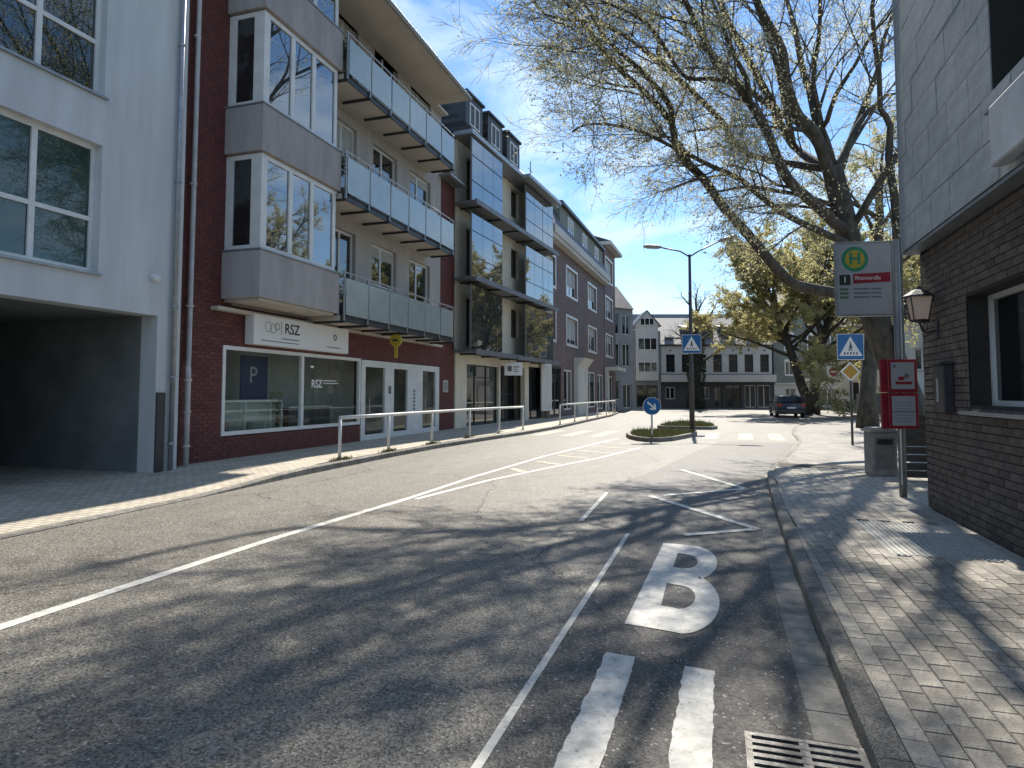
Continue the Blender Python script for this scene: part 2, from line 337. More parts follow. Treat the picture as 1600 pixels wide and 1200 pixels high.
def wall(parent, name, m, s0, s1, z0, z1, holes=(), d=0., reveal=.15, thick=.3, rm=None):
    """front sheet with openings, reveals to each opening, closed top, ends and back"""
    xs = sorted({s0, s1, *[h[0] for h in holes], *[h[1] for h in holes]}); zs = sorted({z0, z1, *[h[2] for h in holes], *[h[3] for h in holes]})
    xs = [x for x in xs if s0 <= x <= s1]; zs = [z for z in zs if z0 <= z <= z1]
    b = MB()
    for i in range(len(xs) - 1):
        for j in range(len(zs) - 1):
            cx, cz = (xs[i] + xs[i + 1]) / 2, (zs[j] + zs[j + 1]) / 2
            if any(h[0] < cx < h[1] and h[2] < cz < h[3] for h in holes): continue
            b.quad((xs[i], -d, zs[j]), (xs[i + 1], -d, zs[j]), (xs[i + 1], -d, zs[j + 1]), (xs[i], -d, zs[j + 1]))
    y1 = -d + reveal
    for h in holes:
        a, c, e, f = max(h[0], s0), min(h[1], s1), max(h[2], z0), min(h[3], z1)
        b.quad((a, -d, e), (a, -d, f), (a, y1, f), (a, y1, e)); b.quad((c, -d, f), (c, -d, e), (c, y1, e), (c, y1, f))
        b.quad((a, -d, f), (c, -d, f), (c, y1, f), (a, y1, f)); b.quad((c, -d, e), (a, -d, e), (a, y1, e), (c, y1, e))
    yb = -d + thick
    b.quad((s0, -d, z0), (s0, -d, z1), (s0, yb, z1), (s0, yb, z0)); b.quad((s1, -d, z1), (s1, -d, z0), (s1, yb, z0), (s1, yb, z1))
    b.quad((s0, -d, z1), (s1, -d, z1), (s1, yb, z1), (s0, yb, z1)); b.quad((s1, -d, z0), (s0, -d, z0), (s0, yb, z0), (s1, yb, z0))
    return b.build(name, m, parent)
def window(parent, s0, s1, z0, z1, d=-.1, cols=(), rows=(), fw=.07, m=None, g=None, name='window', sill=None, depth=.06, blind=None):
    """frame of bars with one pane object per light; cols, rows: inner bar positions (0..1)"""
    m = m or M_white; g = g or M_glass
    b = MB(); xs = [s0] + [s0 + (s1 - s0) * c for c in cols] + [s1]; zs = [z0] + [z0 + (z1 - z0) * c for c in rows] + [z1]
    b.fb(s0, s0 + fw, d - depth, d, z0, z1).fb(s1 - fw, s1, d - depth, d, z0, z1)
    b.fb(s0 + fw, s1 - fw, d - depth, d, z0, z0 + fw).fb(s0 + fw, s1 - fw, d - depth, d, z1 - fw, z1)
    for x in xs[1:-1]: b.fb(x - fw * .55, x + fw * .55, d - depth, d - .002, z0 + fw, z1 - fw)
    for z in zs[1:-1]:
        for k in range(len(xs) - 1):
            a = xs[k] + (fw if k == 0 else fw * .55); c = xs[k + 1] - (fw if k == len(xs) - 2 else fw * .55)
            b.fb(a, c, d - depth, d - .004, z - fw * .45, z + fw * .45)
    o = b.build(name, m, parent)
    for k in range(len(xs) - 1):
        for j in range(len(zs) - 1):
            a = xs[k] + (fw if k == 0 else fw * .55) - .004; c = xs[k + 1] - (fw if k == len(xs) - 2 else fw * .55) + .004
            e = zs[j] + (fw if j == 0 else fw * .45) - .004; f = zs[j + 1] - (fw if j == len(zs) - 2 else fw * .45) + .004
            MB().fb(a, c, d - depth * .6 - .012, d - depth * .6, e, f).build('pane', g, o)
    if blind is not None:
        for k in range(len(xs) - 1):
            a = xs[k] + (fw if k == 0 else fw * .55) + .002; c = xs[k + 1] - (fw if k == len(xs) - 2 else fw * .55) - .002
            MB().fb(a, c, d - depth * .6 + .002, d - .012, z1 - (z1 - z0) * blind, z1 - fw - .002).build('blind', M_blind, o)
    if sill:
        MB().fb(s0 - .05, s1 + .05, d - .02, sill, z0 - .045, z0 - .003).build('sill', M_zinc, o)
    return o
def rows_of(s0, s1, z, holes):
    segs = [(s0, s1)]
    for h in holes:
        if h[2] < z < h[3]:
            n = []
            for a, c in segs:
                if h[1] <= a or h[0] >= c: n.append((a, c)); continue
                if h[0] > a: n.append((a, h[0]))
                if h[1] < c: n.append((h[1], c))
            segs = n
    return segs
def bricks(parent, m, regions, holes, camlocal, bw=.24, bh=.071, j=.012, proud=.008, limit=300):
    """real bricks on a facade: the nearest full ones single objects, the rest joined"""
    full = []; rest = MB(); k = 0
    for (s0, s1, z0, z1, d) in regions:
        z = z0; k = 0
        while z + bh <= z1:
            for a, c in rows_of(s0, s1, z + bh / 2, holes):
                x = a - ((k % 2) * (bw + j) / 2)
                while x < c:
                    x0, x1 = max(x, a), min(x + bw, c)
                    if x1 - x0 > bw - .001: full.append((x0, z, d))
                    elif x1 - x0 > .03: rest.fb(x0, x1, d - .01, d + proud * random.uniform(.5, 1), z, z + bh)
                    x += bw + j
            z += bh + j; k += 1
    full.sort(key=lambda p: (p[0] - camlocal[0]) ** 2 + (p[1] - camlocal[1]) ** 2)
    me = MB().fb(0, bw, -.01, proud, 0, bh).mesh('brick', m)
    for p in full[:limit]: obj('brick', me, parent, (p[0], -p[2] - random.uniform(-.002, .002), p[1]))
    for p in full[limit:]: rest.fb(p[0], p[0] + bw, p[2] - .01, p[2] + proud * random.uniform(.4, 1.1), p[1], p[1] + bh)
    rest.build('brick_courses', m, parent, kind='stuff')

# ------------------------------------------------------------------ ground, road, markings
S_ = dict(kind='structure')
MB().quad((-1500, -1500, -.02), (1500, -1500, -.02), (1500, 1500, -.02), (-1500, 1500, -.02)).build('ground', M_ground, **S_)
road = MB().quad((-60, -30, 0), (70, -30, 0), (70, 110, 0), (-60, 110, 0)).build('road', M_road, **S_)
# darker asphalt strip on the right, its seam slanting away to the left kerb line of the island
MB().poly([(-1.0, -3, .004), (.46, -3, .004), (.46, 5, .004), (.52, 7.5, .004), (.64, 10.8, .004), (.72, 12.6, .004), (.88, 13.5, .004), (1.15, 15.3, .004), (1.53, 17.5, .004), (2.0, 20.1, .004), (2.4, 22.6, .004), (.1, 22.6, .004), (-.35, 19.8, .004), (-1.15, 14.2, .004), (-1.75, 11.0, .004), (-1.62, 8.0, .004), (-.97, 7.5, .004)]).build('asphalt_strip', M_lane, road)
def strip(pts, wd, z, name, m, parent=road, jag=0):
    b = MB(); n = len(pts)
    for k in range(n - 1):
        p, q = Vector(pts[k]), Vector(pts[k + 1]); d = (q - p).normalized(); o = Vector((-d.y, d.x)) * wd / 2
        b.quad((p.x + o.x, p.y + o.y, z), (p.x - o.x, p.y - o.y, z), (q.x - o.x, q.y - o.y, z), (q.x + o.x, q.y + o.y, z))
    return b.build(name, m, parent)
strip([(-4.72, -4), (-4.7, 3.2), (-4.68, 6), (-4.5, 8.9)], .12, .004, 'centre_line', M_mark)
strip([(-4.5, 8.9), (-4.46, 11.6), (-4.2, 16), (-3.5, 21.8), (-3.3, 23)], .1, .004, 'centre_line', M_mark)
strip([(-4.36, 8.9), (-4.02, 11.2), (-3.43, 13.6), (-2.8, 15.9), (-2.15, 19.3)], .1, .004, 'centre_line', M_mark)
for k in range(6):
    y = 12.6 + k * 1.55; xl = -4.38 + (y - 11.6) * .088; xr = -3.85 + (y - 11.9) * .235
    strip([(xl + .1, y + .55), (min(xr, -2.2) - .05, y)], .2, .004, 'hatch_bar', M_marky)
strip([(-1.0, -3), (-1.0, 3.4), (-.98, 7.45)], .045, .008, 'edge_line', M_mark)
strip([(-1.64, 8.0), (-1.7, 10.4)], .06, .008, 'edge_line', M_mark)
for pts in ([(-1.0, 10.25), (.44, 8.14)], [(.42, 8.13), (-.37, 7.55)], [(-.7, 13.9), (.44, 11.5)], [(.42, 11.46), (-.82, 10.35)]):
    strip(pts, .11, .012, 'zigzag_line', M_mark)
def jagged_bar(x0, x1, y0, y1):
    L_, R_ = [], []
    y = y0
    while y < y1:
        t = (y - y0) / (y1 - y0)
        L_.append((x0 + t * .03 + random.uniform(-.008, .008), y, .008)); R_.append((x1 + t * .01 + random.uniform(-.005, .005), y, .008)); y += .05
    L_.append((x0 + .03, y1, .008)); R_.append((x1 + .01, y1 - .02, .008))
    b = MB()
    for k in range(len(L_) - 1): b.quad(L_[k], R_[k], R_[k + 1], L_[k + 1])
    b.build('lane_bar', M_mark, road)
jagged_bar(-.70, -.50, 2.0, 4.03); jagged_bar(-.235, -.045, 2.0, 3.97)
def arc(cx, cy, rx, ry, a0, a1, n=14): return [(cx + rx * math.cos(R(a0 + (a1 - a0) * k / n)), cy + ry * math.sin(R(a0 + (a1 - a0) * k / n))) for k in range(n + 1)]
Bout = [(-.63, 4.56), (-.30, 4.5)] + arc(-.27, 5.22, .27, .74, -85, 70) + arc(-.25, 6.42, .235, .64, -68, 88) + [(-.56, 7.1)]
Bh1 = [(-.42, 5.02), (-.33, 5.0)] + arc(-.30, 5.28, .12, .3, -88, 84) + [(-.42, 5.62)]
Bh2 = [(-.40, 6.15), (-.32, 6.12)] + arc(-.30, 6.4, .11, .26, -86, 86) + [(-.39, 6.7)]
me = shape([Bout, Bh1, Bh2]); me.materials.clear(); me.materials.append(M_mark)
obj('lane_letter', me, road, (0, 0, .0085))
for x in (-6.6, -5.4, -4.3, -.25, .95, 2.0):
    strip([(x, 23.6), (x + .15, 27.4)], .5, .004, 'crossing_bar', M_marky)
# drain grate in the gutter by the camera
dg = thing('drain_grate', 'cast iron drain grate set in the asphalt beside the kerb', 'drain grate', (.1, 2.78, .002))
b = MB().box(0, .5, 0, .03, 0, .02).box(0, .5, .47, .5, 0, .02).box(0, .03, .03, .47, 0, .02).box(.47, .5, .03, .47, 0, .02)
b.build('frame', M_iron, dg)
MB().box(.03, .47, .03, .47, 0, .004).build('well', M_black, dg)
bar = MB().box(.03, .47, 0, .03, .004, .02).mesh('bar', M_iron)
for k in range(7): obj('bar', bar, dg, (0, .06 + k * .058, 0))
MB().box(.23, .27, .03, .47, .003, .0185).build('cross_bar', M_iron, dg)

def resample(pts, step):
    out = [Vector(pts[0])]; carry = 0
    for p, q in zip(pts, pts[1:]):
        p, q = Vector(p), Vector(q); L_ = (q - p).length; t = step - carry
        while t <= L_: out.append(p + (q - p) * (t / L_)); t += step
        carry = L_ - (t - step)
    return out
def offs(pts, d):
    o = []
    for k, p in enumerate(pts):
        t = (Vector(pts[min(k + 1, len(pts) - 1)]) - Vector(pts[max(k - 1, 0)])).normalized(); o.append(Vector(p) + Vector((t.y, -t.x)) * d)
    return o
KR = [(.60, -3), (.60, 3), (.62, 5), (.66, 7), (.72, 9), (.80, 11.5), (.92, 13.4), (1.2, 15.3), (1.6, 17.5), (2.1, 20.2), (2.6, 23.4), (2.85, 27.7), (3.4, 32), (5.4, 38), (8.2, 43), (9.4, 52), (10, 66)]
KL = [(-7.5, -6), (-7.5, 5), (-7.6, 8.5), (-7.72, 10.5), (-7.8, 14), (-7.78, 17), (-7.5, 20.5), (-7.1, 24), (-6.87, 29), (-6.93, 36), (-6.97, 45), (-7.4, 51), (-8.6, 55), (-12, 57.5), (-20, 59)]
def hR(y): return .13 if y < 13 else (.13 - .09 * min(1, (y - 13) / 2.2) if y < 22 else (.04 if y < 28.5 else .1))
def hL(y): return .03 if y < 8.3 else min(.13, .03 + .1 * (y - 8.3) / 2.2)
def kerb_run(name, pts, side, hf, wd, m, step, gap=.006):
    rs = resample(pts, step); root = obj(name, None, kind='structure'); a = rs; c = offs(rs, wd * side)
    for k in range(len(rs) - 1):
        g = gap / step
        p0, p1 = a[k].lerp(a[k + 1], g), a[k + 1]; q0, q1 = c[k].lerp(c[k + 1], g), c[k + 1]
        h0, h1 = hf(p0.y), hf(p1.y)
        bt = MB(); ch = .018 * side
        dirn = (q0 - p0).normalized()
        def lv(P, o, z): return (P.x + dirn.x * o, P.y + dirn.y * o, z)
        prof0 = [lv(p0, 0, -.05), lv(p0, 0, h0 - .02), lv(p0, .02, h0), (q0.x, q0.y, h0), (q0.x, q0.y, -.05)]
        prof1 = [lv(p1, 0, -.05), lv(p1, 0, h1 - .02), lv(p1, .02, h1), (q1.x, q1.y, h1), (q1.x, q1.y, -.05)]
        i = len(bt.v); bt.v += prof0 + prof1
        bt.f += [(0, 1, 2, 3, 4), (9, 8, 7, 6, 5)] + [(j, j + 5, (j + 1) % 5 + 5, (j + 1) % 5) for j in range(5)]
        if side < 0: bt.f = [tuple(reversed(f)) for f in bt.f]
        bt.build('kerb_stone', m, root)
    return root
kerb_run('kerb_right', KR, 1, hR, .12, M_kerb, 1.0)
kerb_run('kerb_left', KL, -1, hL, .15, M_kerb, 1.0)
# gutter slabs along the right kerb
# grit, bud scales and small leaves fallen on the road edge and pavement
b = MB()
for k in range(2600):
    if k < 1300: x, y = random.gauss(.42, .18), random.uniform(1.5, 13)
    elif k < 2000: x, y = random.uniform(.8, 2.6), random.uniform(2, 12)
    else: x, y = random.uniform(-5, .3), random.uniform(2, 12)
    z = .132 if x > .78 else (.016 if x > -1 else .006); s = random.uniform(.003, .009); a = random.uniform(0, 6.3)
    c_, d_ = math.cos(a) * s, math.sin(a) * s
    if .58 < x < .8: continue
    b.poly([(x - c_, y - d_, z), (x + d_ * .6, y - c_ * .6, z + .003), (x + c_, y + d_, z + .001)])
b.build('fallen_buds', mat('fallen_buds', (.32, .26, .17), (.2, .15, .09), 30, .8), None, kind='stuff', label='tiny fallen buds and grit on the road edge and pavement', category='litter')
gr = obj('gutter', None, kind='structure')
gp = resample([(p[0] - .012, p[1]) for p in KR[:6]], .3); gq = offs(gp, -.19)
for k in range(len(gp) - 1):
    a, c, e, f = gp[k].lerp(gp[k + 1], .02), gp[k + 1], gq[k + 1], gq[k].lerp(gq[k + 1], .02)
    z = .012 + random.uniform(-.002, .003)
    MB().prism([(a.x, a.y), (c.x, c.y), (e.x, e.y), (f.x, f.y)], -.02, z).build('gutter_slab', M_gutter, gr)

# left pavement (height follows its kerb)
lb = offs(resample(KL, 1.0), -.15); b = MB()
for p, q in zip(lb, lb[1:]):
    zp, zq = hL(p.y) - .003, hL(q.y) - .003
    b.quad((p.x, p.y, zp), (q.x, q.y, zq), (-28, q.y if q.y < 57 else q.y + 3, zq), (-28, p.y if p.y < 57 else p.y + 3, zp))
b.build('pavement_left', M_pave_left, **S_)
# right pavement: bed, single pavers near the camera, paved field beyond
rb = offs(resample(KR, 1.0), .12)
pr = obj('pavement_right', None, kind='structure')
b = MB()
for p, q in zip(rb, rb[1:]):
    if p.y > 14.4: break
    b.quad((p.x, p.y, .104), (30, p.y, .104), (30, q.y, .104), (q.x, q.y, .104))
b.build('joint_bed', M_bed, pr)
far = [p for p in rb if p.y > 13.9]; b = MB()
for p, q in zip(far, far[1:]):
    zp, zq = max(hR(p.y) - .004, .03), max(hR(q.y) - .004, .03)
    b.quad((p.x, p.y, zp), (70, p.y, zp), (70, q.y, zq), (q.x, q.y, zq))
b.quad((5.6, 9.78, .126), (70, 9.78, .126), (70, far[0].y, .126), (5.6, far[0].y, .126))
b.build('paved_field', M_pave_far, pr)
def kx(y):
    for p, q in zip(rb, rb[1:]):
        if p.y <= y <= q.y: return p.x + (q.x - p.x) * (y - p.y) / (q.y - p.y)
    return rb[0].x
TX0, TX1, TY0, TY1 = 1.5, 2.5, 6.75, 8.4
full, rest = [], MB(); PW, PL, J = .118, .2, .005
xcol = .7235; ci = 0
while xcol < 5.6:
    y = -.6 - (ci % 2) * PL / 2
    while y < 13.9:
        x0, x1, y0, y1 = xcol, xcol + PW - J, y, y + PL - J; y += PL
        left = kx(max(y0, 0)) + .008
        if x1 < left + .03: continue
        cut = x0 < left; x0 = max(x0, left)
        if y1 < 9.77 and x1 > 2.62:
            if x0 > 2.6: continue
            x1 = 2.62; cut = True
        if TX0 - .01 < (x0 + x1) / 2 < TX1 + .01 and TY0 - .01 < (y0 + y1) / 2 < TY1 + .01: continue
        if not cut and (xcol, y0) and x1 < 5.6: full.append((x0, y0))
        elif x1 - x0 > .02: rest.box(x0, x1, y0, y1, .09, .126 + random.uniform(-.002, .002))
    xcol += PW; ci += 1
full.sort(key=lambda p: (p[0] ** 2 + (max(p[1] - 3.0, 3.0 - p[1]) * 1.0) ** 2) if p[1] > 2.4 else 99)
pm = MB().box(.004, PW - J - .004, .004, PL - J - .004, 0, .036).box(0, PW - J, 0, PL - J, -.02, .032).mesh('paver', M_paver)
for p in full[:300]: obj('paver', pm, pr, (p[0], p[1], .09 + random.uniform(-.002, .002)), (random.uniform(-.006, .006), random.uniform(-.006, .006), random.uniform(-.006, .006)))
for p in full[300:]: rest.box(p[0], p[0] + PW - J, p[1], p[1] + PL - J, .09, .126 + random.uniform(-.0025, .0025))
rest.build('paver_courses', M_paver, pr, kind='stuff')
MB().box(TX0, TX1, TY0, TY1, .1, .122).build('tactile_plate', M_tact, pr)
rib = MB().prism([(0, 0), (.026, 0), (.026, TY1 - TY0 - .02), (0, TY1 - TY0 - .02)], 0, .009).mesh('tactile_rib', M_tact)
for k in range(20): obj('tactile_rib', rib, pr, (TX0 + .014 + k * .05, TY0 + .01, .1215))
# far pavement in front of the houses at the end of the street
ef = R(90 - 72.4)
MB().box(-9, 60, -3.2, .3, 0, .11).build('pavement_far', M_pave_far, None, (-5.6, 71, 0), **S_).rotation_euler = (0, 0, ef)

# planted traffic islands
def island(pts, label):
    t = thing('traffic_island', label, 'traffic island', (0, 0, 0), 0, 'planted islands in the middle of the road')
    n = len(pts); c = Vector((sum(p[0] for p in pts) / n, sum(p[1] for p in pts) / n))
    inn = [tuple(c + (Vector(p) - c) * (1 - .16 / (Vector(p) - c).length)) for p in pts]
    for k in range(n):
        a, d = pts[k], pts[(k + 1) % n]; e, f = inn[(k + 1) % n], inn[k]
        if (Vector(a) - Vector(d)).length > .05: MB().prism([a, d, e, f], -.02, .14).build('kerb_stone', M_kerb, t)
    MB().prism(inn, 0, .12).build('soil', M_bed, t)
    b = MB(); xs = [p[0] for p in inn]; ys = [p[1] for p in inn]
    def inside(x, y):
        r = False
        for k in range(n):
            x1, y1 = inn[k]; x2, y2 = inn[(k + 1) % n]
            if (y1 > y) != (y2 > y) and x < (x2 - x1) * (y - y1) / (y2 - y1) + x1: r = not r
        return r
    cnt = 0
    while cnt < 4200:
        x, y = random.uniform(min(xs), max(xs)), random.uniform(min(ys), max(ys))
        if not inside(x, y): continue
        cnt += 1; h = random.uniform(.04, .16) * (2. if random.random() < .07 else 1); a = random.uniform(0, 6.28); w_ = .012
        dx, dy = math.cos(a) * w_, math.sin(a) * w_; lx, ly = random.uniform(-.05, .05), random.uniform(-.05, .05)
        b.poly([(x - dx, y - dy, .12), (x + dx, y + dy, .12), (x + lx, y + ly, .12 + h)])
    b.build('grass', M_grass, t, kind='stuff')
island([(-3.2, 24.0), (-2.95, 22.9), (-2.6, 22.1), (-2.2, 21.65), (-1.8, 21.7), (-1.4, 22.4), (-1.0, 23.9), (-.7, 25.3), (-.72, 26.1), (-1.2, 26.5), (-2.2, 26.6), (-2.9, 26.3), (-3.2, 25.4)], 'nearer grassy traffic island with the round blue arrow sign')
island([(-2.6, 30.3), (-2.3, 29.7), (-1.2, 29.55), (-.2, 29.7), (.05, 30.4), (-.2, 33), (-.8, 34.6), (-1.8, 34.6), (-2.4, 33)], 'farther grassy traffic island just behind the street lamp')

# ------------------------------------------------------------------ left: pale building with the drive-through
C_ = facade('apartment_building', 'pale blue-grey rendered building with a dark vehicle passage, nearest on the left', (-10.25, -8), 0)
def cs(y): return y + 8
wins = []
for zi, (a, c) in enumerate([(3.7, 5.97), (6.85, 9.2), (10.1, 12.4)]):
    for (y0, y1) in ((5.15, 8.37), (0.4, 3.7), (-5, -2)): wins.append((cs(y0), cs(y1), a, c))
wall(C_, 'wall', M_wallC, 0, 18.2, 3.1, 14.2, wins, reveal=.28, thick=.4)
for h in wins: window(C_, h[0] + .002, h[1] - .002, h[2], h[3], d=-.14, cols=(1/3, 2/3), rows=(.42,), fw=.085, g=M_glassC if h[2] < 5 else M_glass, sill=.06)
wall(C_, 'pier', M_wallC, cs(9.65), 18.2, 0, 3.1, thick=.4)
wall(C_, 'pier', M_wallC, 0, cs(5.2), 0, 3.1, thick=.4)
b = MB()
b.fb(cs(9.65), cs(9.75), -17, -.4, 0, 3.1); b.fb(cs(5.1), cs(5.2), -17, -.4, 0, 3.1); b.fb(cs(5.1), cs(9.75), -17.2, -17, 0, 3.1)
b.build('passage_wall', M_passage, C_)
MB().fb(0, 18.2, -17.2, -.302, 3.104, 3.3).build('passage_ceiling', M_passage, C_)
MB().fb(0, 18.2, -11.2, -.41, 13.9, 14.2).fb(0, .3, -11.2, -.41, 3.3, 13.9).fb(17.9, 18.2, -11.2, -.41, 3.3, 13.9).build('shell', M_wallC, C_)
MB().fb(cs(9.66), cs(9.86), .003, .03, .02, 1.62).build('corner_guard', M_dark, C_)
pp = thing('downpipe', 'slim zinc downpipe at the right edge of the pale blue-grey building', 'downpipe', (-10.17, 9.97, 0))
MB().tube([(0, 0, .05), (0, 0, 14)], .05, 10).build('pipe', M_zinc, pp, True)
for z in (.6, 1.9, 3.3, 5.8, 8.6): MB().lathe((0, 0, z), [(.05, 0), (.066, .005), (.066, .05), (.05, .055)], 12).build('collar', M_zinc, pp)
wl = thing('wall_lamp', 'small white dome lamp on the pale wall above the passage', 'wall lamp', (-10.25, 9.5, 3.82))
MB().box(0, .03, -.04, .04, -.03, .07).build('bracket', M_white, wl)
MB().lathe((.1, 0, -.06), [(.02, .1), (.06, .07), (.07, .02), (.045, -.02), (.01, -.03)], 16).build('dome', M_white, wl, True)

# ------------------------------------------------------------------ left: red brick building with bays, balconies and the shop
AX = -10.55
A_ = facade('apartment_building', 'red brick and greige building with bay windows, glass balconies and a shop', (AX, 10.3), 0)
def a_(y): return y - 10.3
FL = [3.68, 6.98, 10.28]     # balcony slab tops
holeS = [(a_(11.7), a_(17.58), .64, 2.7), (a_(17.58), a_(23.5), .12, 2.68)]
wall(A_, 'wall_ground', M_mortA, 0, a_(25.05), 0, 3.62, holeS, reveal=.22)
wall(A_, 'wall_side', M_mortA, 0, a_(11.95), 3.62, 13.0)
wall(A_, 'wall_end', M_mortA, a_(23.6), a_(25.05), 3.62, 10.4)
hw = []
for k, z in enumerate(FL):
    hw += [(a_(15.9), a_(17.2), z + .12, z + 2.82), (a_(18.2), a_(19.85), z + 1.45, z + 2.82), (a_(20.85), a_(22.6), z + 1.3 if k else z + 1.3, z + 2.85)]
wall(A_, 'wall_upper', M_wallA, a_(11.95), a_(23.6), 3.62, 13.0, hw, reveal=.2)
for k, h in enumerate(hw): window(A_, h[0] + .002, h[1] - .002, h[2], h[3], d=-.12, cols=(.45,), fw=.08, sill=.04, blind=(None, .3, None, .55, None, .22, .35, None, .4)[k])
regA = [(0, a_(25.04), .12, 3.6, 0), (0, a_(11.94), 3.62, 12.95, 0), (a_(23.61), a_(25.04), 3.62, 10.38, 0)]
bricks(A_, M_brickA, regA, [(h[0], h[1], h[2], h[3]) for h in holeS], (a_(10.3), 2.2))
# bays
BX = 1.05
bay = MB()
for z0, z1 in ((3.72, 4.78), (7.02, 8.08), (10.32, 11.38)):
    bv = MB().fb(a_(11.6), a_(14.72), .003, BX, z0, z1).build('bay_parapet', M_bay, A_); bevel(bv, .01, 1)
    MB().fb(a_(11.58), a_(14.74), .003, BX + .025, z1 + .002, z1 + .035).build('bay_ledge', M_zinc, A_)
    MB().fb(a_(11.72), a_(14.6), .003, BX - .1, z0 - .06, z0 - .002).build('bay_soffit', M_soffit, A_)
    # glazed storey above
    zt = z1 + 2.2
    bw_ = MB(); s0, s1, dd = a_(11.68), a_(14.6), BX - .08; fz0, fz1 = z1 + .04, zt
    for x0, x1 in ((s0, s0 + .2), (12.66 - 10.3, 12.8 - 10.3), (13.5 - 10.3, 13.64 - 10.3), (s1 - .12, s1)): bw_.fb(x0, x1, dd - .07, dd, fz0, fz1)
    for x0, x1 in ((s0 + .2, 2.36), (2.5, 3.2), (3.34, s1 - .12)): bw_.fb(x0, x1, dd - .07, dd - .003, fz0, fz0 + .1).fb(x0, x1, dd - .07, dd - .003, fz1 - .1, fz1)
    for q in (s0, s1 - .07):
        bw_.fb(q, q + .07, .003, .2, fz0, fz1).fb(q, q + .07, dd - .28, dd - .072, fz0, fz1); bw_.fb(q + .002, q + .068, .2, dd - .28, fz0, fz0 + .1).fb(q + .002, q + .068, .2, dd - .28, fz1 - .1, fz1)
    wo_ = bw_.build('bay_window', M_white, A_)
    for x0, x1 in ((s0 + .19, 2.37), (2.49, 3.21), (3.33, s1 - .11)): MB().fb(x0, x1, dd - .05, dd - .035, fz0 + .09, fz1 - .09).build('pane', M_mirror, wo_)
    for q in (s0 + .03, s1 - .04): MB().fb(q, q + .012, .19, dd - .27, fz0 + .09, fz1 - .09).build('pane', M_side, wo_)
    MB().fb(s0 + .12, s1 - .12, .06, dd - .25, fz0 + .001, fz0 + .04).build('bay_floor', M_int, wo_)
MB().fb(a_(11.5), a_(14.8), .003, BX + .06, 13.55, 13.7).build('bay_cap', M_bay, A_)
# ledge over the shop
MB().fb(a_(11.3), a_(23.4), .012, .22, 3.44, 3.52).build('ledge', M_soffit, A_)
# balconies
for z in FL:
    MB().fb(a_(14.74), a_(22.25), .003, 1.08, z - .14, z).build('balcony_slab', M_soffit, A_)
    MB().fb(a_(14.72), a_(22.27), 1.082, 1.12, z - .16, z + .02).build('balcony_fascia', M_dark, A_)
    br = MB().fb(0, .06, .25, 1.19, 0, .06).mesh('bracket', M_dark)
    ys = [14.78, 15.98, 17.2, 18.42, 19.68, 20.95, 22.15]
    post = MB().fb(-.02, .02, 1.14, 1.18, 0, 1.34).mesh('post', M_steel)
    for y in ys:
        obj('bracket', br, A_, (a_(y) - .03, 0, z - .203)); obj('post', post, A_, (a_(y), 0, z - .2))
    for y0, y1 in zip(ys, ys[1:]): MB().fb(a_(y0) + .035, a_(y1) - .035, 1.185, 1.2, z + .02, z + 1.0).build('glass_panel', M_frost, A_)
    MB().tube([(a_(14.7), -1.16, z + 1.16), (a_(22.2), -1.16, z + 1.16)], .024, 8).build('hand_rail', M_steel, A_)
    MB().tube([(a_(22.18), -1.16, z + 1.16), (a_(22.18), -.02, z + 1.16)], .024, 8).fb(a_(22.14), a_(22.16), .03, 1.13, z + .02, z + 1.0).build('end_screen', M_frost, A_)
# eaves
MB().fb(a_(10.0), a_(22.6), .003, 1.62, 12.96, 13.04).fb(a_(22.6), a_(23.62), .003, .3, 12.96, 13.04).build('eaves', M_soffit, A_)
MB().tube([(a_(10.0), -1.68, 13.0), (a_(22.6), -1.68, 13.0)], .075, 10).build('gutter', M_zinc, A_)
MB().extr_x([(-1.62, 13.05), (.3, 13.6), (6, 15.8), (6, 13.05)], a_(10.0), a_(22.6)).build('roof', M_slate, A_)
MB().fb(a_(10.3), a_(25.05), -8, -1.95, 0, 3.3).fb(a_(10.3), a_(23.6), -8, -1.4, 3.3, 12.9).fb(a_(23.6), a_(25.05), -8, -.31, 3.3, 10.3).build('shell', M_mortA, A_)
MB().fb(a_(23.4), a_(25.1), .003, .5, 10.42, 10.5).build('small_eaves', M_zinc, A_)
MB().tube([(a_(23.3), -.52, 10.42), (a_(25.1), -.52, 10.42)], .06, 8).build('gutter', M_zinc, A_)
# shop front
def sh(px): return a_(px)
window(A_, a_(11.71), a_(17.57), .65, 2.69, d=.02, cols=((14.64 - 11.71) / 5.86,), fw=.09, g=M_clear, name='shop_window', depth=.1)
d_ = MB()
for y0, y1 in ((17.60, 17.84), (19.1, 19.72), (20.75, 21.98), (23.15, 23.49)): d_.fb(a_(y0), a_(y1), -.06, .03, .13, 2.66)
for y0, y1 in ((17.84, 19.1), (19.72, 20.75), (21.98, 23.15)): d_.fb(a_(y0), a_(y1), -.06, .027, 2.45, 2.66).fb(a_(y0), a_(y1), -.06, .027, .13, .3).fb(a_(y0), a_(y1), -.06, .024, .84, .9)
df = d_.build('door_front', M_white, A_)
for y0, y1 in ((17.83, 19.11), (19.71, 20.76), (21.97, 23.16)): MB().fb(a_(y0), a_(y1), -.03, -.015, .29, 2.46).build('pane', M_clear, df)
for y in (18.0, 22.1): MB().tube([(a_(y), -.09, .95), (a_(y), -.09, 1.45)], .014, 8).fb(a_(y) - .01, a_(y) + .01, .02, .09, 1.0, 1.02).fb(a_(y) - .01, a_(y) + .01, .02, .09, 1.38, 1.4).build('handle', M_steel, df)
marks([(a_(21.2) , a_(21.34), 1.0 + k * .13, 1.09 + k * .13) for k in range(6)], M_print, 'door_print', df, -.034)
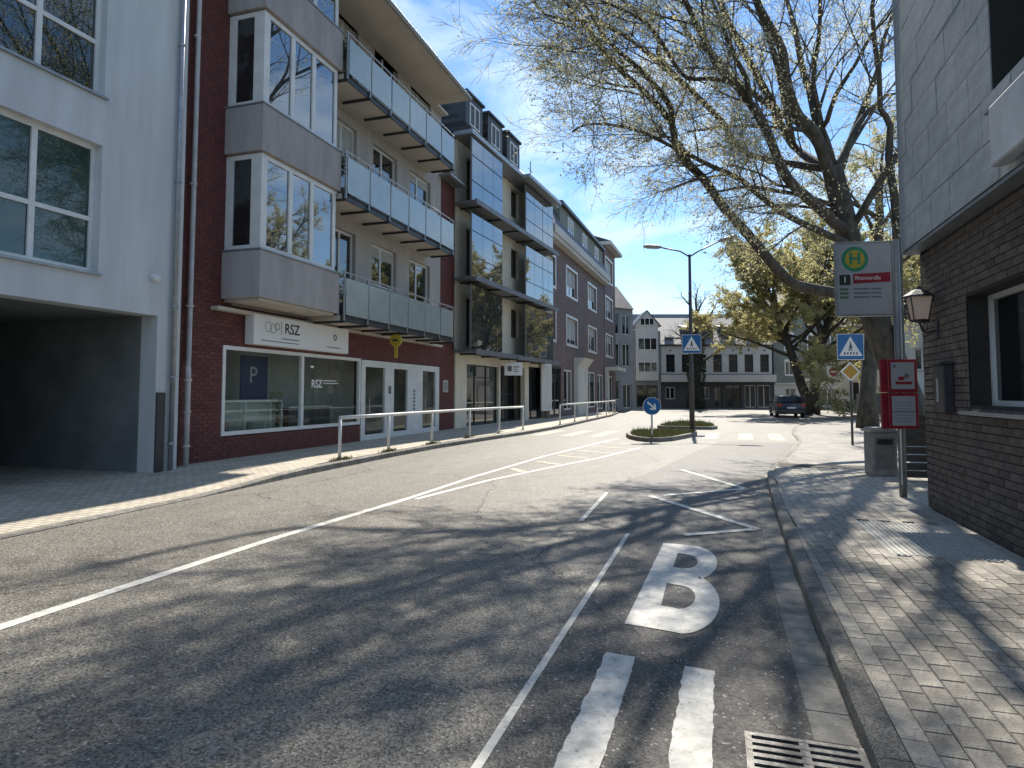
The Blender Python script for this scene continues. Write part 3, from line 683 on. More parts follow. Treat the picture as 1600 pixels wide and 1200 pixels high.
MB().fb(a_(19.33), a_(19.52), .031, .036, 1.6, 1.85).build('notice', M_print, df)
# interior behind the shop glass
ib = MB().fb(a_(11.5), a_(23.6), -1.9, -1.8, .1, 3.0).fb(a_(11.4), a_(11.5), -1.9, -.25, .1, 3.0).fb(a_(23.6), a_(23.7), -1.9, -.25, .1, 3.0)
ib.build('interior_wall', M_int, A_)
MB().fb(a_(11.5), a_(23.6), -1.8, -.25, .1, .14).build('interior_floor', M_intdark, A_); MB().fb(a_(11.5), a_(23.6), -1.8, -.25, 2.95, 3.0).build('interior_ceiling', M_int, A_)
dc = thing('display_cabinet', 'glazed white display cabinet inside the left shop window', 'cabinet', (AX - .45, 12.0, .14))
b = MB()
for y in (0, .95, 1.9, 2.35): b.box(-.03, .03, y, y + .05, 0, 1.25)
b.box(-.25, .03, 0, 2.4, 1.25, 1.3).box(-.25, .03, 0, 2.4, .5, .53).box(-.25, -.2, 0, 2.4, 0, 1.25)
b.build('frame', M_white, dc); MB().box(.03, .04, .03, 2.37, .05, 1.25).build('pane', M_clear, dc)
MB().box(-.18, -.02, .5, .95, .53, .8).box(-.18, -.02, 1.3, 1.75, .53, .75).build('stock', M_blind, dc)
bn = thing('banner', 'navy roll-up banner with a pale letter P hanging inside the shop', 'banner', (AX - .6, 13.0, 1.45), R(90))
MB().box(0, 1.0, 0, .02, 0, 1.1).build('cloth', M_navy, bn)
upright(text_mesh('P', .6), M_blind, 'letter', bn, .45, -.004, .6)
pl = thing('potted_plant', 'tall dry plant standing inside the shop window by the cabinet', 'plant', (AX - .55, 14.2, .14))
MB().lathe((0, 0, 0), [(.12, 0), (.16, .3), (.15, .3)], 14).build('pot', M_concrete, pl)
b = MB()
for k in range(260):
    z = random.uniform(.3, 1.5); a = random.uniform(0, 6.3); r = random.uniform(.02, .22); x, y = r * math.cos(a), r * math.sin(a)
    b.poly([(x, y, z), (x + random.uniform(-.06, .06), y + random.uniform(-.06, .06), z + .05), (x + random.uniform(-.08, .08), y + random.uniform(-.08, .08), z - .02)])
b.build('leaves', M_leaf2, pl)
ct = thing('counter', 'dark reception counter inside the right shop window', 'counter', (AX - .9, 15.3, .14)); MB().box(-.5, 0, 0, 2.0, 0, 1.05).build('front', M_intdark, ct); MB().box(-.55, .05, -.05, 2.05, 1.05, 1.09).build('top', M_white, ct)
# lettering on the glass
upright(text_mesh('RSZ', .3, bold=.006), M_signwhite, 'window_lettering', A_, a_(15.25), -.035, 1.86)
marks([(a_(15.55), a_(16.2), 1.95, 1.975), (a_(15.55), a_(16.3), 1.88, 1.9), (a_(14.95), a_(15.1), 2.3, 2.36)], M_signwhite, 'window_print', A_, -.036)
# sign box
sg = facade('shop_sign', 'long white light box sign reading RSZ above the shop window', (AX + .02, 12.38), 0, 'sign', 2.76)
bevel(MB().fb(0, 4.05, 0, .26, 0, .72).build('box', M_signwhite, sg), .01, 1)
upright(text_mesh('RSZ', .36, bold=.006), M_black, 'lettering', sg, 1.42, -.265, .45)
marks([(.98, 1.0, .3, .62), (1.02, 1.7, .19, .215), (.25, 1.7, .1, .12), (2.95, 3.6, .12, .145)], M_print, 'print', sg, -.2635)
for k, (x, z, r) in enumerate([(.5, .45, .13), (.68, .42, .12), (.83, .48, .09)]):
    upright(shape([circle(r, 20), circle(r * .8, 20)]), M_blind if k < 2 else M_print, 'emblem', sg, x, -.266 - k * .001, z)
upright(shape([circle(.09, 20), circle(.05, 20)]), M_print, 'emblem', sg, 3.35, -.266, .42)
# yellow hanging sign
ys_ = thing('hanging_sign', 'yellow round hanging sign on a stem above the shop doors', 'sign', (-10.53, 18.15, 2.82))
MB().box(0, 1.1, -.015, .015, .68, .71).build('bracket', M_dark, ys_)
bevel(obj('disc', MB().lathe((0, 0, 0), [(.02, -.05), (.2, -.045), (.2, .045), (.02, .05)], 28).mesh('disc', M_yellow), ys_, (.9, 0, .46), (R(90), 0, 0)), .006, 1)
MB().box(.85, .95, -.03, .03, -.1, .27).build('stem', M_yellow, ys_)
MB().box(.8, 1.0, -.052, .052, .43, .49).build('print', M_black, ys_)
np_ = thing('notice_board', 'small pale notice plate on the red brick beside the shop doors', 'notice', (AX, 23.85, 1.65), R(90))
bevel(MB().box(0, .5, -.05, -.009, 0, .5).build('plate', M_blind, np_), .01, 1); marks([(.08, .42, .1 + k * .08, .14 + k * .08) for k in range(4)], M_print, 'print', np_, -.052)
pp = thing('downpipe', 'pale downpipe with a kink running down the red brick wall', 'downpipe', (-10.45, 10.66, 0))
MB().tube([(.55, 0, 12.9), (.1, -.02, 12.2), (.03, -.02, 11.6), (0, -.02, 2.35), (.08, -.1, 2.1), (.1, -.12, 1.95), (.1, -.12, .13)], [.05] * 4 + [.055] * 3, 12).build('pipe', M_pipe, pp, True)
for x, y, z in ((0, -.02, 9.2), (0, -.02, 6), (0, -.02, 3.4), (.1, -.12, 1.85), (.1, -.12, 1.2), (.1, -.12, .5)): MB().lathe((x, y, z), [(.05, 0), (.075, .005), (.075, .05), (.05, .055)], 12).build('collar', M_pipe, pp)

# ------------------------------------------------------------------ left: tan building with glazed balconies
B_ = facade('apartment_building', 'tan rendered building with glazed balconies, slate dormers and a dark shop front', (-10.5, 25.1), 4.3)
hb = [(1.1, 4.7, .15, 2.9), (4.9, 8.3, .15, 3.0), (8.9, 12.9, .15, 3.1)]
for z in (3.6, 6.75, 9.95): hb += [(1.0, 1.7, z + .1, z + 2.2), (1.9, 4.3, z + .05, z + 2.3), (6.3, 7.4, z + .9, z + 2.4), (8.9, 11.2, z + .05, z + 2.3)]
wall(B_, 'wall', M_tan, 0, 11.6, 0, 12.6, hb, reveal=.25)
for h in hb[3:]: window(B_, h[0] + .002, min(h[1], 11.5), h[2], h[3], d=-.18, cols=(.5,) if h[1] - h[0] > 1 else (), fw=.06, m=M_dark, g=M_glass)
window(B_, 1.11, 4.69, .16, 2.89, d=-.12, cols=(.3, .65), rows=(.28, .8), fw=.05, m=M_dark, g=M_glass, name='shop_window')
window(B_, 4.91, 8.29, .16, 2.99, d=-.6, cols=(.5,), rows=(.5,), fw=.06, m=M_dark, g=M_glassd, name='shop_door')
window(B_, 8.91, 11.5, .16, 3.0, d=-.2, cols=(.35,), fw=.06, m=M_dark, g=M_glassd, name='shop_window')
for z in (3.42, 6.5, 9.75):
    MB().fb(-.25, 10.9, .003, 1.05, z - .1, z).build('balcony_slab', M_steelgrey, B_)
    MB().fb(-.3, 10.95, 1.052, 1.12, z - .18, z + .03).build('slab_edge', M_steelgrey, B_)
    for s in (.4, 2.6, 4.8, 7.0, 9.2): MB().fb(s, s + .05, .01, 1.0, z - .17, z - .102).build('bracket', M_dark, B_)
    for (s0, s1) in ((-.1, 3.25), (6.4, 9.0), (9.05, 10.85)):
        n = 3 if s1 - s0 > 3 else 2; st = (s1 - s0) / n
        for k in range(n): MB().fb(s0 + k * st + .015, s0 + (k + 1) * st - .015, .78, .795, z + .06, z + 2.75).build('glass_screen', M_mirror, B_)
        for k in range(n + 1): MB().fb(s0 + k * st - .012, s0 + k * st + .012, .74, .775, z + .002, z + 2.8).build('post', M_steel, B_)
        for zz in (.9, 2.0): MB().fb(s0, s1, .8, .815, z + zz, z + zz + .02).build('clamp_rail', M_dark, B_)
MB().fb(-.3, 11.6, .003, .9, 12.62, 12.8).build('eaves', M_zinc, B_)
MB().fb(5.6, 10.95, .902, 1.3, 12.55, 12.72).build('canopy', M_zinc, B_)
MB().extr_x([(-.9, 12.8), (1.6, 15.3), (9, 15.3), (9, 12.8)], -.3, 11.6).build('roof', M_slate, B_)
for s in (-.2, 2.1, 4.4):
    MB().fb(s, s + 1.7, -1.4, .55, 12.9, 14.5).build('dormer', M_slate, B_)
    MB().fb(s - .08, s + 1.78, -1.4, .65, 14.5, 14.6).build('dormer_roof', M_dark, B_); window(B_, s + .35, s + 1.35, 13.2, 14.2, d=.58, fw=.06, cols=(.5,), name='dormer_window', g=M_glass)
MB().fb(0, 11.6, -9, -.7, 0, 12.6).build('shell', M_tan, B_)
hs_ = thing('hanging_sign', 'square pale hanging sign over the dark entrance of the tan building', 'sign', (-9.6, 29.0, 2.46), R(17))
bevel(MB().box(0, .85, -.05, .05, 0, .62).build('board', M_signwhite, hs_), .01, 1); MB().box(.2, .24, -.02, .02, .62, .9).box(.6, .64, -.02, .02, .62, .9).build('hanger', M_dark, hs_)
marks([(.15, .35, .2, .45), (.42, .7, .38, .43), (.42, .62, .28, .32), (.42, .7, .18, .22)], M_print, 'print', hs_, -.053)
pn = facade('advertising_panel', 'tall white panel on the ground floor between the tan and the brown building', (-9.62, 35.6), 4.3, 'panel', .6)
bevel(MB().fb(0, 1.7, .02, .14, 0, 2.75).build('board', M_signwhite, pn), .01, 1); MB().fb(.1, 1.6, .142, .147, .1, 2.65).build('face', M_cream, pn)

# ------------------------------------------------------------------ left: brown brick building with the corner tower
D_ = facade('apartment_building', 'dark brown brick building with white framed windows and a corner tower', (-9.55, 36.7), 1.2)
hd = []
for s in (-1.0, 5.0, 11.9, 18.9):
    for z0, z1 in ((4.95, 6.75), (8.3, 10.1)): hd.append((max(s, .15), s + 3.1 if s < 18 else s + 3.4, z0, z1))
hd.append((19.0, 22.4, 11.7, 13.6))
hg = [(.8, 3.6, .2, 3.3), (4.3, 6.6, .5, 3.2), (10.8, 14.6, .5, 3.3), (15.4, 18.0, .3, 3.2), (19.4, 22.6, .2, 3.2)]
wall(D_, 'wall', M_brickD, 0, 19.6, 0, 11.2, [h for h in hd + hg if h[0] < 18.5], reveal=.2)
wall(D_, 'wall', M_brickD, 18.6, 24, 0, 14.6, [h for h in hd + hg if h[0] > 18.5], reveal=.2, d=.05)
for h in hd:
    dd = .05 if h[0] > 18.5 else 0
    MB().fb(h[0] - .14, h[0], dd + .003, dd + .05, h[2] - .16, h[3] + .16).fb(h[1], h[1] + .14, dd + .003, dd + .05, h[2] - .16, h[3] + .16).fb(h[0], h[1], dd + .003, dd + .05, h[3], h[3] + .16).fb(h[0], h[1], dd + .003, dd + .05, h[2] - .16, h[2]).build('window_surround', M_white, D_)
    window(D_, h[0] + .002, h[1] - .002, h[2] + .002, h[3], d=dd - .12, cols=(.5,), fw=.09, g=M_glass, blind=random.choice((.35, .6, .8)))
for h in hg: window(D_, h[0] + .002, h[1] - .002, h[2] + .002, h[3] - .002, d=-.06, cols=(.5,), fw=.12, g=M_glass, m=M_white if h[0] > 4 else M_dark, name='shop_window')
MB().fb(7.1, 10.4, .003, .3, .1, 3.5).extr_x([(-.3, 3.5), (-.75, 4.1), (-.003, 4.1), (-.003, 3.5)], 7.1, 10.4).build('white_pillar', M_cream, D_)
MB().fb(18.4, 19.2, .056, .3, .1, 3.9).fb(18.4, 22.8, .302, 1.2, 3.6, 3.9).build('white_canopy', M_cream, D_)
MB().fb(-.1, 18.6, .003, .5, 11.0, 11.25).fb(-.1, 18.6, .003, .62, 11.25, 11.75).build('cornice', M_cream, D_)
MB().extr_x([(-.5, 11.75), (.5, 13.9), (8, 13.9), (8, 11.75)], 0, 18.6).build('roof', M_slate, D_)
MB().fb(3, 17.5, -3, .1, 11.8, 13.8).build('dormer', M_greyg, D_); MB().fb(2.8, 17.7, -3, .35, 13.8, 14.0).build('dormer_roof', M_dark, D_)
for s in (5, 9.5, 14): window(D_, s, s + 1.6, 12.1, 13.5, d=.16, cols=(.5,), fw=.08, name='dormer_window', blind=.5)
MB().fb(18.4, 24.4, -5, .7, 14.6, 14.9).build('tower_eaves', M_cream, D_); MB().extr_x([(-.7, 14.9), (2, 15.9), (5, 14.9)], 18.4, 24.4).build('tower_roof', M_slate, D_)
for s, r_ in ((13.5, 15.2), (17.2, 15.9), (1.0, 14.6)): MB().fb(s, s + 1.1, -2.6, -1.4, 13.8, r_).lathe((s + .55, 2.0, r_), [(.5, 0), (.5, .35), (.3, .55), (.05, .6)], 10).build('chimney', M_tan, D_)
MB().tube([(3.4, 2, 13.8), (3.4, 2, 17)], .03, 5).tube([(2.9, 2, 16.4), (3.9, 2, 16.4)], .02, 5).build('aerial', M_dark, D_)
MB().fb(0, 19.6, -9, -.31, 0, 11.2).fb(18.7, 24, -9, -.31, 0, 14.6).build('shell', M_brickD, D_)

# ------------------------------------------------------------------ houses at the end of the street
E_ = facade('low_house', 'white two storey building with seven tall dark windows at the street end', (-5.6, 71), 72.4, 'building')
he = [(.55 + k * 1.7, 1.5 + k * 1.7, 3.92, 5.85) for k in range(7)]
wall(E_, 'wall_upper', M_cream, 0, 12, 3.62, 6.75, he, reveal=.25)
for h in he:
    window(E_, h[0] + .002, h[1] - .002, h[2], h[3], d=-.15, cols=(.5,), rows=(.25, .5, .75), fw=.05, m=M_dark, g=M_glassd)
    c = (h[0] + h[1]) / 2; MB().prism([(c - .09, -.004), (c + .09, -.004), (c + .09, -.03), (c - .09, -.03)], 6.2, 6.38).build('ornament', M_dark, E_)
MB().fb(-.1, 12.1, .003, .9, 2.85, 3.62).build('fascia', M_cream, E_)
MB().fb(-.1, 12.1, .003, .6, 3.622, 3.7).build('ledge', M_dark, E_)
hg = [(.45, 1.45, 1.0, 2.3), (4.3, 5.2, 1.0, 2.3), (5.7, 6.6, .1, 2.3), (6.9, 8.6, .1, 2.5), (9.0, 10.2, .1, 2.5), (10.4, 11.8, .1, 2.5)]
wall(E_, 'wall_ground', M_intdark, 0, 12, 0, 2.85, hg, reveal=.2)
for k, h in enumerate(hg): window(E_, h[0] + .002, h[1] - .002, h[2], h[3], d=-.1, cols=(.5,), fw=.07, m=M_white if k in (0, 1, 4, 5) else M_dark, g=M_glassd)
MB().fb(-.15, 12.15, -1, .25, 6.76, 6.92).build('roof_edge', M_dark, E_)
MB().extr_x([(-.1, 6.92), (5, 10.4), (10, 6.92)], -.1, 12.1).build('roof', M_roofgrey, E_)
for s, wd in ((2.8, 3.2), (7.0, 1.4), (9.6, 1.3)): MB().extr_x([(.9, 7.4), (.9, 8.9), (4.6, 9.6), (4.6, 7.4)], s, s + wd).build('dormer', M_slate, E_)
MB().fb(.6, 1.6, -.9, -.7, 7.6, 7.8).build('skylight', M_zinc, E_)
MB().fb(0, 12, -9.5, -.4, 0, 6.9).build('shell', M_palegrey, E_)

F_ = facade('narrow_house', 'narrow pale grey gabled house with a projecting window bay', (-5.6, 71), 72.4, 'building')
hf = []
wall(F_, 'wall', M_palegrey, -3.1, -.05, 0, 8.4, [(-2.7, -.4, .15, 2.5)], reveal=.2)
window(F_, -2.69, -.41, .16, 2.5, d=-.1, cols=(.5,), fw=.07, m=M_dark, g=M_glassd, name='shop_window')
MB().prism([(-2.75, -.02), (-.4, -.02), (-.4, -.5), (-2.75, -.5)], 3.0, 8.9).build('bay', M_cream, F_)
g_ = MB()
g_.v += [(-3.0, -.56, 8.9), (-.2, -.56, 8.9), (-1.6, -.56, 10.5), (-3.0, 4, 8.9), (-.2, 4, 8.9), (-1.6, 4, 10.5)]; g_.f += [(0, 1, 2), (5, 4, 3), (0, 2, 5, 3), (1, 4, 5, 2), (0, 3, 4, 1)]
g_.build('gable', M_cream, F_)
MB().quad((-3.15, -.7, 8.85), (-1.6, -.7, 10.62), (-1.6, 4, 10.62), (-3.15, 4, 8.85)).quad((-1.6, -.7, 10.62), (-.05, -.7, 8.85), (-.05, 4, 8.85), (-1.6, 4, 10.62)).build('gable_roof', M_slate, F_)
for z0, z1 in ((3.9, 5.0), (6.3, 7.6)): window(F_, -2.6, -.55, z0, z1, d=.56, cols=(1/3, 2/3), fw=.06, g=M_glassd)
window(F_, -2.35, -.85, 8.95, 9.75, d=.62, cols=(1/3, 2/3), fw=.06, g=M_glassd)
MB().fb(-3.1, -.05, -9, -.31, 0, 8.4).build('shell', M_palegrey, F_)

G_ = facade('corner_house', 'grey house with a steep slate roof beside the brown brick tower', (-9.6, 60.5), 38, 'building')
hg = [(.1, 1.4, 7.3, 9.4), (.1, 1.4, 4.2, 6.4), (1.8, 2.8, 4.2, 6.4), (.1, 1.4, 1.0, 2.9), (1.8, 2.8, 7.3, 9.2), (1.8, 2.9, .2, 2.5)]
wall(G_, 'wall', M_palegrey, -.3, 3.2, 0, 9.8, hg, reveal=.2)
for h in hg: window(G_, h[0] + .002, h[1] - .002, h[2], h[3] , d=-.1, cols=(.5,), fw=.07, m=M_white, g=M_glassd)
MB().extr_x([(-.2, 9.8), (2.2, 12.4), (6, 9.8)], -.3, 3.2).build('roof', M_slate, G_)
MB().fb(-.3, 3.2, -8, -.31, 0, 9.8).build('shell', M_palegrey, G_)

K_ = facade('long_roofed_house', 'long house with a pale grey roof rising behind the white building', (-9, 84), 72.4, 'building')
MB().fb(-2, 24, -8, 0, 0, 8.2).build('wall', M_palegrey, K_); MB().extr_x([(-.3, 8.2), (3.2, 12.3), (9, 8.2)], -2, 24).build('roof', M_roofgrey, K_)
for s in (3, 8, 13, 18): window(K_, s, s + 1.2, 5.6, 7.2, d=.05, cols=(.5,), fw=.08, g=M_glassd)

H_ = facade('grey_house', 'grey green house with white window surrounds behind the parked car', (6.6, 78), 72.4, 'building')
hh = [(1.0, 1.9, 6.5, 8.2), (3.6, 4.5, 6.5, 8.2), (6.2, 7.1, 6.5, 8.2), (1.0, 1.9, 3.7, 5.2), (3.6, 4.5, 3.7, 5.2), (6.2, 7.1, 3.7, 5.2), (9, 9.9, 3.7, 5.2), (9, 9.9, 6.5, 8.2), (.9, 2.1, .3, 2.2), (4.0, 7.4, .2, 2.2), (8.6, 10.4, .2, 2.2)]
wall(H_, 'wall_upper', M_greyg, -.3, 12, 2.7, 10.6, hh[:8], reveal=.2); wall(H_, 'wall_ground', M_cream, -.3, 12, 0, 2.7, hh[8:], reveal=.2)
for h in hh:
    if h[2] > 3: MB().fb(h[0] - .12, h[0], .003, .06, h[2] - .1, h[3] + .25).fb(h[1], h[1] + .12, .003, .06, h[2] - .1, h[3] + .25).fb(h[0], h[1], .003, .06, h[3], h[3] + .25).fb(h[0], h[1], .003, .06, h[2] - .1, h[2]).build('window_surround', M_white, H_)
    window(H_, h[0] + .002, h[1] - .002, h[2] + .002, h[3], d=-.1, cols=(.5,), fw=.07, g=M_glassd)
MB().fb(-.3, 12, .003, .3, 2.62, 2.78).build('string_course', M_cream, H_)
MB().extr_x([(-.4, 10.6), (4, 13.6), (9, 10.6)], -.3, 12).build('roof', M_slate, H_); MB().fb(-.3, 12, -9, -.31, 0, 10.6).build('shell', M_greyg, H_)

I_ = facade('pale_house', 'pale rendered house behind the crossing sign on the right', (9.7, 60), 99.5, 'building')
hi = [(1.2, 2.3, 4.0, 5.5), (4.2, 5.3, 4.0, 5.5), (7.2, 8.3, 4.0, 5.5), (10.4, 11.5, 4.0, 5.5), (1.2, 2.3, 1.0, 2.6), (4.2, 5.3, 1.0, 2.6), (7.2, 8.3, 1.0, 2.6), (10.4, 11.5, 1.0, 2.6)]
wall(I_, 'wall', M_cream, 0, 14, 0, 7.2, hi, reveal=.2)
for h in hi: window(I_, h[0] + .002, h[1] - .002, h[2], h[3], d=-.1, cols=(.5,), fw=.07, g=M_glassd, sill=.08)
MB().extr_x([(-.4, 7.2), (4, 10.5), (9, 7.2)], 0, 14).build('roof', M_slate, I_); MB().fb(0, 14, -9, -.31, 0, 7.2).build('shell', M_cream, I_)
J_ = facade('white_house', 'white two storey house seen past the bus stop pole', (10.9, 44), 106, 'building')
hj = [(.5, 1.3, 3.0, 4.3), (1.6, 2.4, 3.0, 4.3), (6, 7, 3.6, 4.9), (1.2, 2.4, .6, 2.2), (6, 7.2, .6, 2.2), (9, 10, 3.6, 4.9)]
wall(J_, 'wall', M_cream, 0, 12, 0, 6.0, hj, reveal=.2)
for h in hj: window(J_, h[0] + .002, h[1] - .002, h[2], h[3], d=-.1, cols=(.5,), fw=.07, g=M_glassd, sill=.08)
MB().extr_x([(-.4, 6), (4, 9), (9, 6)], -.3, 12.3).build('roof', M_slate, J_); MB().fb(0, 12, -9, -.31, 0, 6).build('shell', M_cream, J_)

# ------------------------------------------------------------------ right: dark brick corner building with panelled upper storey
W_ = facade('brick_house', 'dark brick corner building with grey panelled upper floor on the right', (2.64, 9.75), 180, 'building')
def w_(y): return 9.75 - y
hW = [(w_(8.17), w_(5.2), 1.47, 2.66), (w_(3.4), w_(.6), 1.47, 2.66)]
wall(W_, 'wall_ground', M_mortW, 0, 14, 0, 3.46, hW, reveal=.3)
bricks(W_, M_brickW, [(.002, 6.5, .12, 3.45, 0)], hW, (w_(6.5), 1.4), proud=.01)
for h in hW:
    window(W_, h[0] + .002, h[1] - .002, h[2], h[3], d=-.2, cols=(.42,), fw=.055, g=M_glassd, name='window', m=M_white)
    MB().fb(h[0] - .12, h[1] + .12, -.2, .08, h[2] - .1, h[2] - .06).build('sill', M_zinc, W_)
MB().fb(3.3, 3.9, .012, .06, .13, .5).build('plinth_stone', M_concrete, W_)
MB().box(.0, .3, 0, 9, 0, 3.46).build('wall_end', M_brickW, W_, (0, .31, 0))
zt = 9.0; hU = [(w_(6.73), w_(3.6), 4.2, 6.3)]
wall(W_, 'wall_upper', M_mortW, 0, 14, 3.5, zt, hU, d=.19, reveal=.35, thick=.5)
MB().fb(0, 14, -9, -.32, 3.5, zt).build('shell', M_mortW, W_)
MB().fb(-.012, 14, .0, .19, 3.462, 3.498).build('soffit', M_zinc, W_)
MB().fb(-.03, 0, -.3, .215, 3.47, zt).build('corner_profile', M_zinc, W_)
pw, ph = .62, .42; cache = {}
z = 3.505; r_ = 0
while z < 8.9:
    s = .004 - (r_ % 2) * pw / 2
    while s < 9:
        for a, c in rows_of(max(s, .004), min(s + pw - .008, 9), z + ph / 2, hU):
            if c - a < .05: continue
            k = round(c - a, 3)
            if k not in cache: cache[k] = MB().fb(0, k, 0, .012, 0, ph - .008).mesh('panel', M_panel)
            obj('panel', cache[k], W_, (a, -.192 - random.uniform(0, .004), z))
        s += pw
    z += ph; r_ += 1
window(W_, hU[0][0] + .01, hU[0][1] - .01, 4.21, 6.29, d=-.08, cols=(.12, .55), fw=.08, m=mat('frame_brown', (.07, .045, .045), rough=.5), g=M_glassd)
bevel(MB().fb(w_(6.48), w_(3.7), .212, .33, 3.56, 4.1).build('awning_box', M_panelw, W_), .02, 2)
MB().fb(w_(6.76), w_(3.6), .1, .27, 4.135, 4.175).build('sill', M_zinc, W_)
# lantern
ln = thing('wall_lantern', 'old fashioned wall lantern with cream glass on the dark brick corner', 'lantern', (2.64, 9.12, 2.38))
MB().box(-.03, 0, -.06, .06, -.1, .12).build('wall_plate', M_dark, ln)
MB().tube([(-.02, 0, 0), (-.12, 0, -.03), (-.17, 0, .0), (-.2, 0, .1)], .014, 8).build('arm', M_dark, ln)
b = MB(); cx = -.2
b.v += [(cx - .075, -.075, .14), (cx + .075, -.075, .14), (cx + .075, .075, .14), (cx - .075, .075, .14), (cx - .115, -.115, .42), (cx + .115, -.115, .42), (cx + .115, .115, .42), (cx - .115, .115, .42)]
b.f += [(3, 2, 1, 0), (4, 5, 6, 7), (0, 1, 5, 4), (1, 2, 6, 5), (2, 3, 7, 6), (3, 0, 4, 7)]
b.build('glass', M_lens, ln)
b = MB()
for sx, sy in ((-1, -1), (1, -1), (1, 1), (-1, 1)): b.tube([(cx + sx * .078, sy * .078, .13), (cx + sx * .119, sy * .119, .42)], .008, 5)
b.lathe((cx, 0, .1), [(.03, 0), (.1, .02), (.11, .04)], 4); b.build('frame', M_dark, ln)
MB().lathe((cx, 0, .42), [(.18, 0), (.175, .02), (.09, .08), (.045, .1), (.02, .14)], 8).build('cap', M_dark, ln)
mb_ = thing('letter_box', 'dark wall box with a pale slip of paper under the lantern', 'letter box', (2.64, 8.95, 1.38), R(-90))
bevel(MB().box(0, .34, -.12, -.011, 0, .56).build('case', M_dark, mb_), .012, 2); MB().box(.1, .17, -.125, -.121, .12, .4).build('paper', M_blind, mb_); MB().box(-.02, .36, -.15, -.005, .56, .585).build('lid', M_dark, mb_)
# slatted enclosure behind the corner
fn = thing('slatted_fence', 'dark horizontal slatted fence behind the brick corner', 'fence', (3.02, 12.6, .126))
for x in (0, 1.6, 3.2): MB().box(x, x + .08, 0, .08, 0, 1.12).build('post', M_wood, fn)
sl = MB().box(-.02, 3.3, -.025, -.002, 0, .115).mesh('slat', M_wood)
for k in range(8): obj('slat', sl, fn, (0, 0, .04 + k * .135))

# ------------------------------------------------------------------ street furniture
def railing(pts, z, label):
    t = thing('pedestrian_railing', label, 'railing', (pts[0][0], pts[0][1], z), 0, 'white tube railings along the left kerb')
    o = Vector(pts[0]); b = MB()
    rel = [Vector(p) - o for p in pts]
    post = MB().tube([(0, 0, -.05), (0, 0, .905)], .038, 10).mesh('post', M_rail, True)
    foot = MB().lathe((0, 0, -.01), [(.075, 0), (.07, .025), (.036, .03)], 10).mesh('foot', M_steel)
    for p in rel: q = obj('post', post, t, (p.x, p.y, 0)); obj('foot', foot, q)
    MB().tube([(p.x, p.y, .93) for p in rel], .042, 10).build('top_rail', M_rail, t, True)
    return t
railing([(-8.0, 12.5), (-7.98, 14.7), (-7.97, 17.3), (-7.92, 20.2), (-7.72, 22.7), (-7.48, 25)], .13, 'nearer white tube railing in front of the shop')
railing([(-7.08, 29.8), (-7.1, 33.2), (-7.12, 36.7), (-7.14, 40.2), (-7.14, 43.7), (-7.2, 47), (-7.5, 50)], .13, 'farther white tube railing beyond the first gap')

# bus stop
bs = thing('bus_stop_sign', 'bus stop pole with a white board showing a green and yellow H', 'bus stop sign', (2.53, 10.5, .126), R(10))
MB().tube([(0, 0, -.1), (0, 0, 3.72)], .05, 14).build('pole', M_polegrey, bs, True)
bo = bevel(MB().box(-.82, -.06, -.03, .03, 2.62, 3.68).build('board', M_signgrey, bs), .012, 2)
MB().box(-.84, -.82, -.036, .036, 2.6, 3.7).box(-.06, -.04, -.036, .036, 2.6, 3.7).box(-.82, -.06, -.036, .036, 3.68, 3.7).box(-.82, -.06, -.036, .036, 2.6, 2.62).build('rim', M_steel, bo)
MB().box(-.04, .0, -.02, .02, 3.5, 3.54).box(-.04, .0, -.02, .02, 2.72, 2.76).build('clamp', M_steel, bs)
upright(shape([circle(.185, 40), circle(.135, 40)]), M_green, 'ring', bo, -.57, -.0325, 3.44)
upright(shape([circle(.135, 40)]), M_yellow, 'disc', bo, -.57, -.0325, 3.44)
upright(text_mesh('H', .24, bold=.006), M_green, 'letter', bo, -.57, -.034, 3.44)
MB().quad((-.6, -.0325, 3.08), (-.09, -.0325, 3.1), (-.09, -.0325, 3.24), (-.6, -.0325, 3.22)).build('name_band', M_red, bo)
MB().box(-.79, -.64, -.034, -.0305, 3.06, 3.21).build('number_box', M_black, bo)
upright(text_mesh('1', .13), M_signwhite, 'number', bo, -.715, -.036, 3.135)
upright(text_mesh('Rheinstraße', .082, stretch=.9), M_signwhite, 'stop_name', bo, -.4, -.036, 3.158)
marks([(-.79, -.67, 2.98 - k * .06, 3.015 - k * .06) for k in range(3)], mat('print_green', (.10, .14, .06), rough=.6), 'line_box', bo, -.0325)
marks([(-.6, -.38, 2.99 - k * .06, 3.01 - k * .06) for k in range(3)] + [(-.36, -.22, 2.99 - k * .06, 3.01 - k * .06) for k in range(3)], M_print, 'line_print', bo, -.0325)
tt = thing('timetable_case', 'red two part timetable case fixed to the bus stop pole', 'timetable case', (2.53, 10.42, 0), R(10))
for z0, z1 in ((1.62, 2.09), (1.1, 1.61)):
    c = bevel(MB().box(-.2, .2, -.05, .02, z0, z1).build('case', M_red, tt), .01, 2)
    MB().box(-.155, .155, -.056, -.049, z0 + .045, z1 - .045).build('sheet', M_signgrey, c)
    MB().box(-.28, -.203, -.03, .02, z0, z1).build('side_fin', M_red, c)
marks([(-.1, .12, 1.73, 1.77)], M_red, 'print', tt, -.058); marks([(-.13, -.09, 1.97, 2.01), (.02, .08, 1.82, 1.88)] + [(-.12, .12, 1.2 + k * .045, 1.205 + k * .045) for k in range(7)] + [(-.155, .155, 1.34, 1.35)], M_print, 'print', tt, -.058)
marks([(-.06, .02, 1.79, 1.84)], M_red, 'print', tt, -.0582)
MB().tube([(-.02, .03, .3), (-.02, .03, 1.1)], .012, 6).build('chain_rod', M_steel, tt)
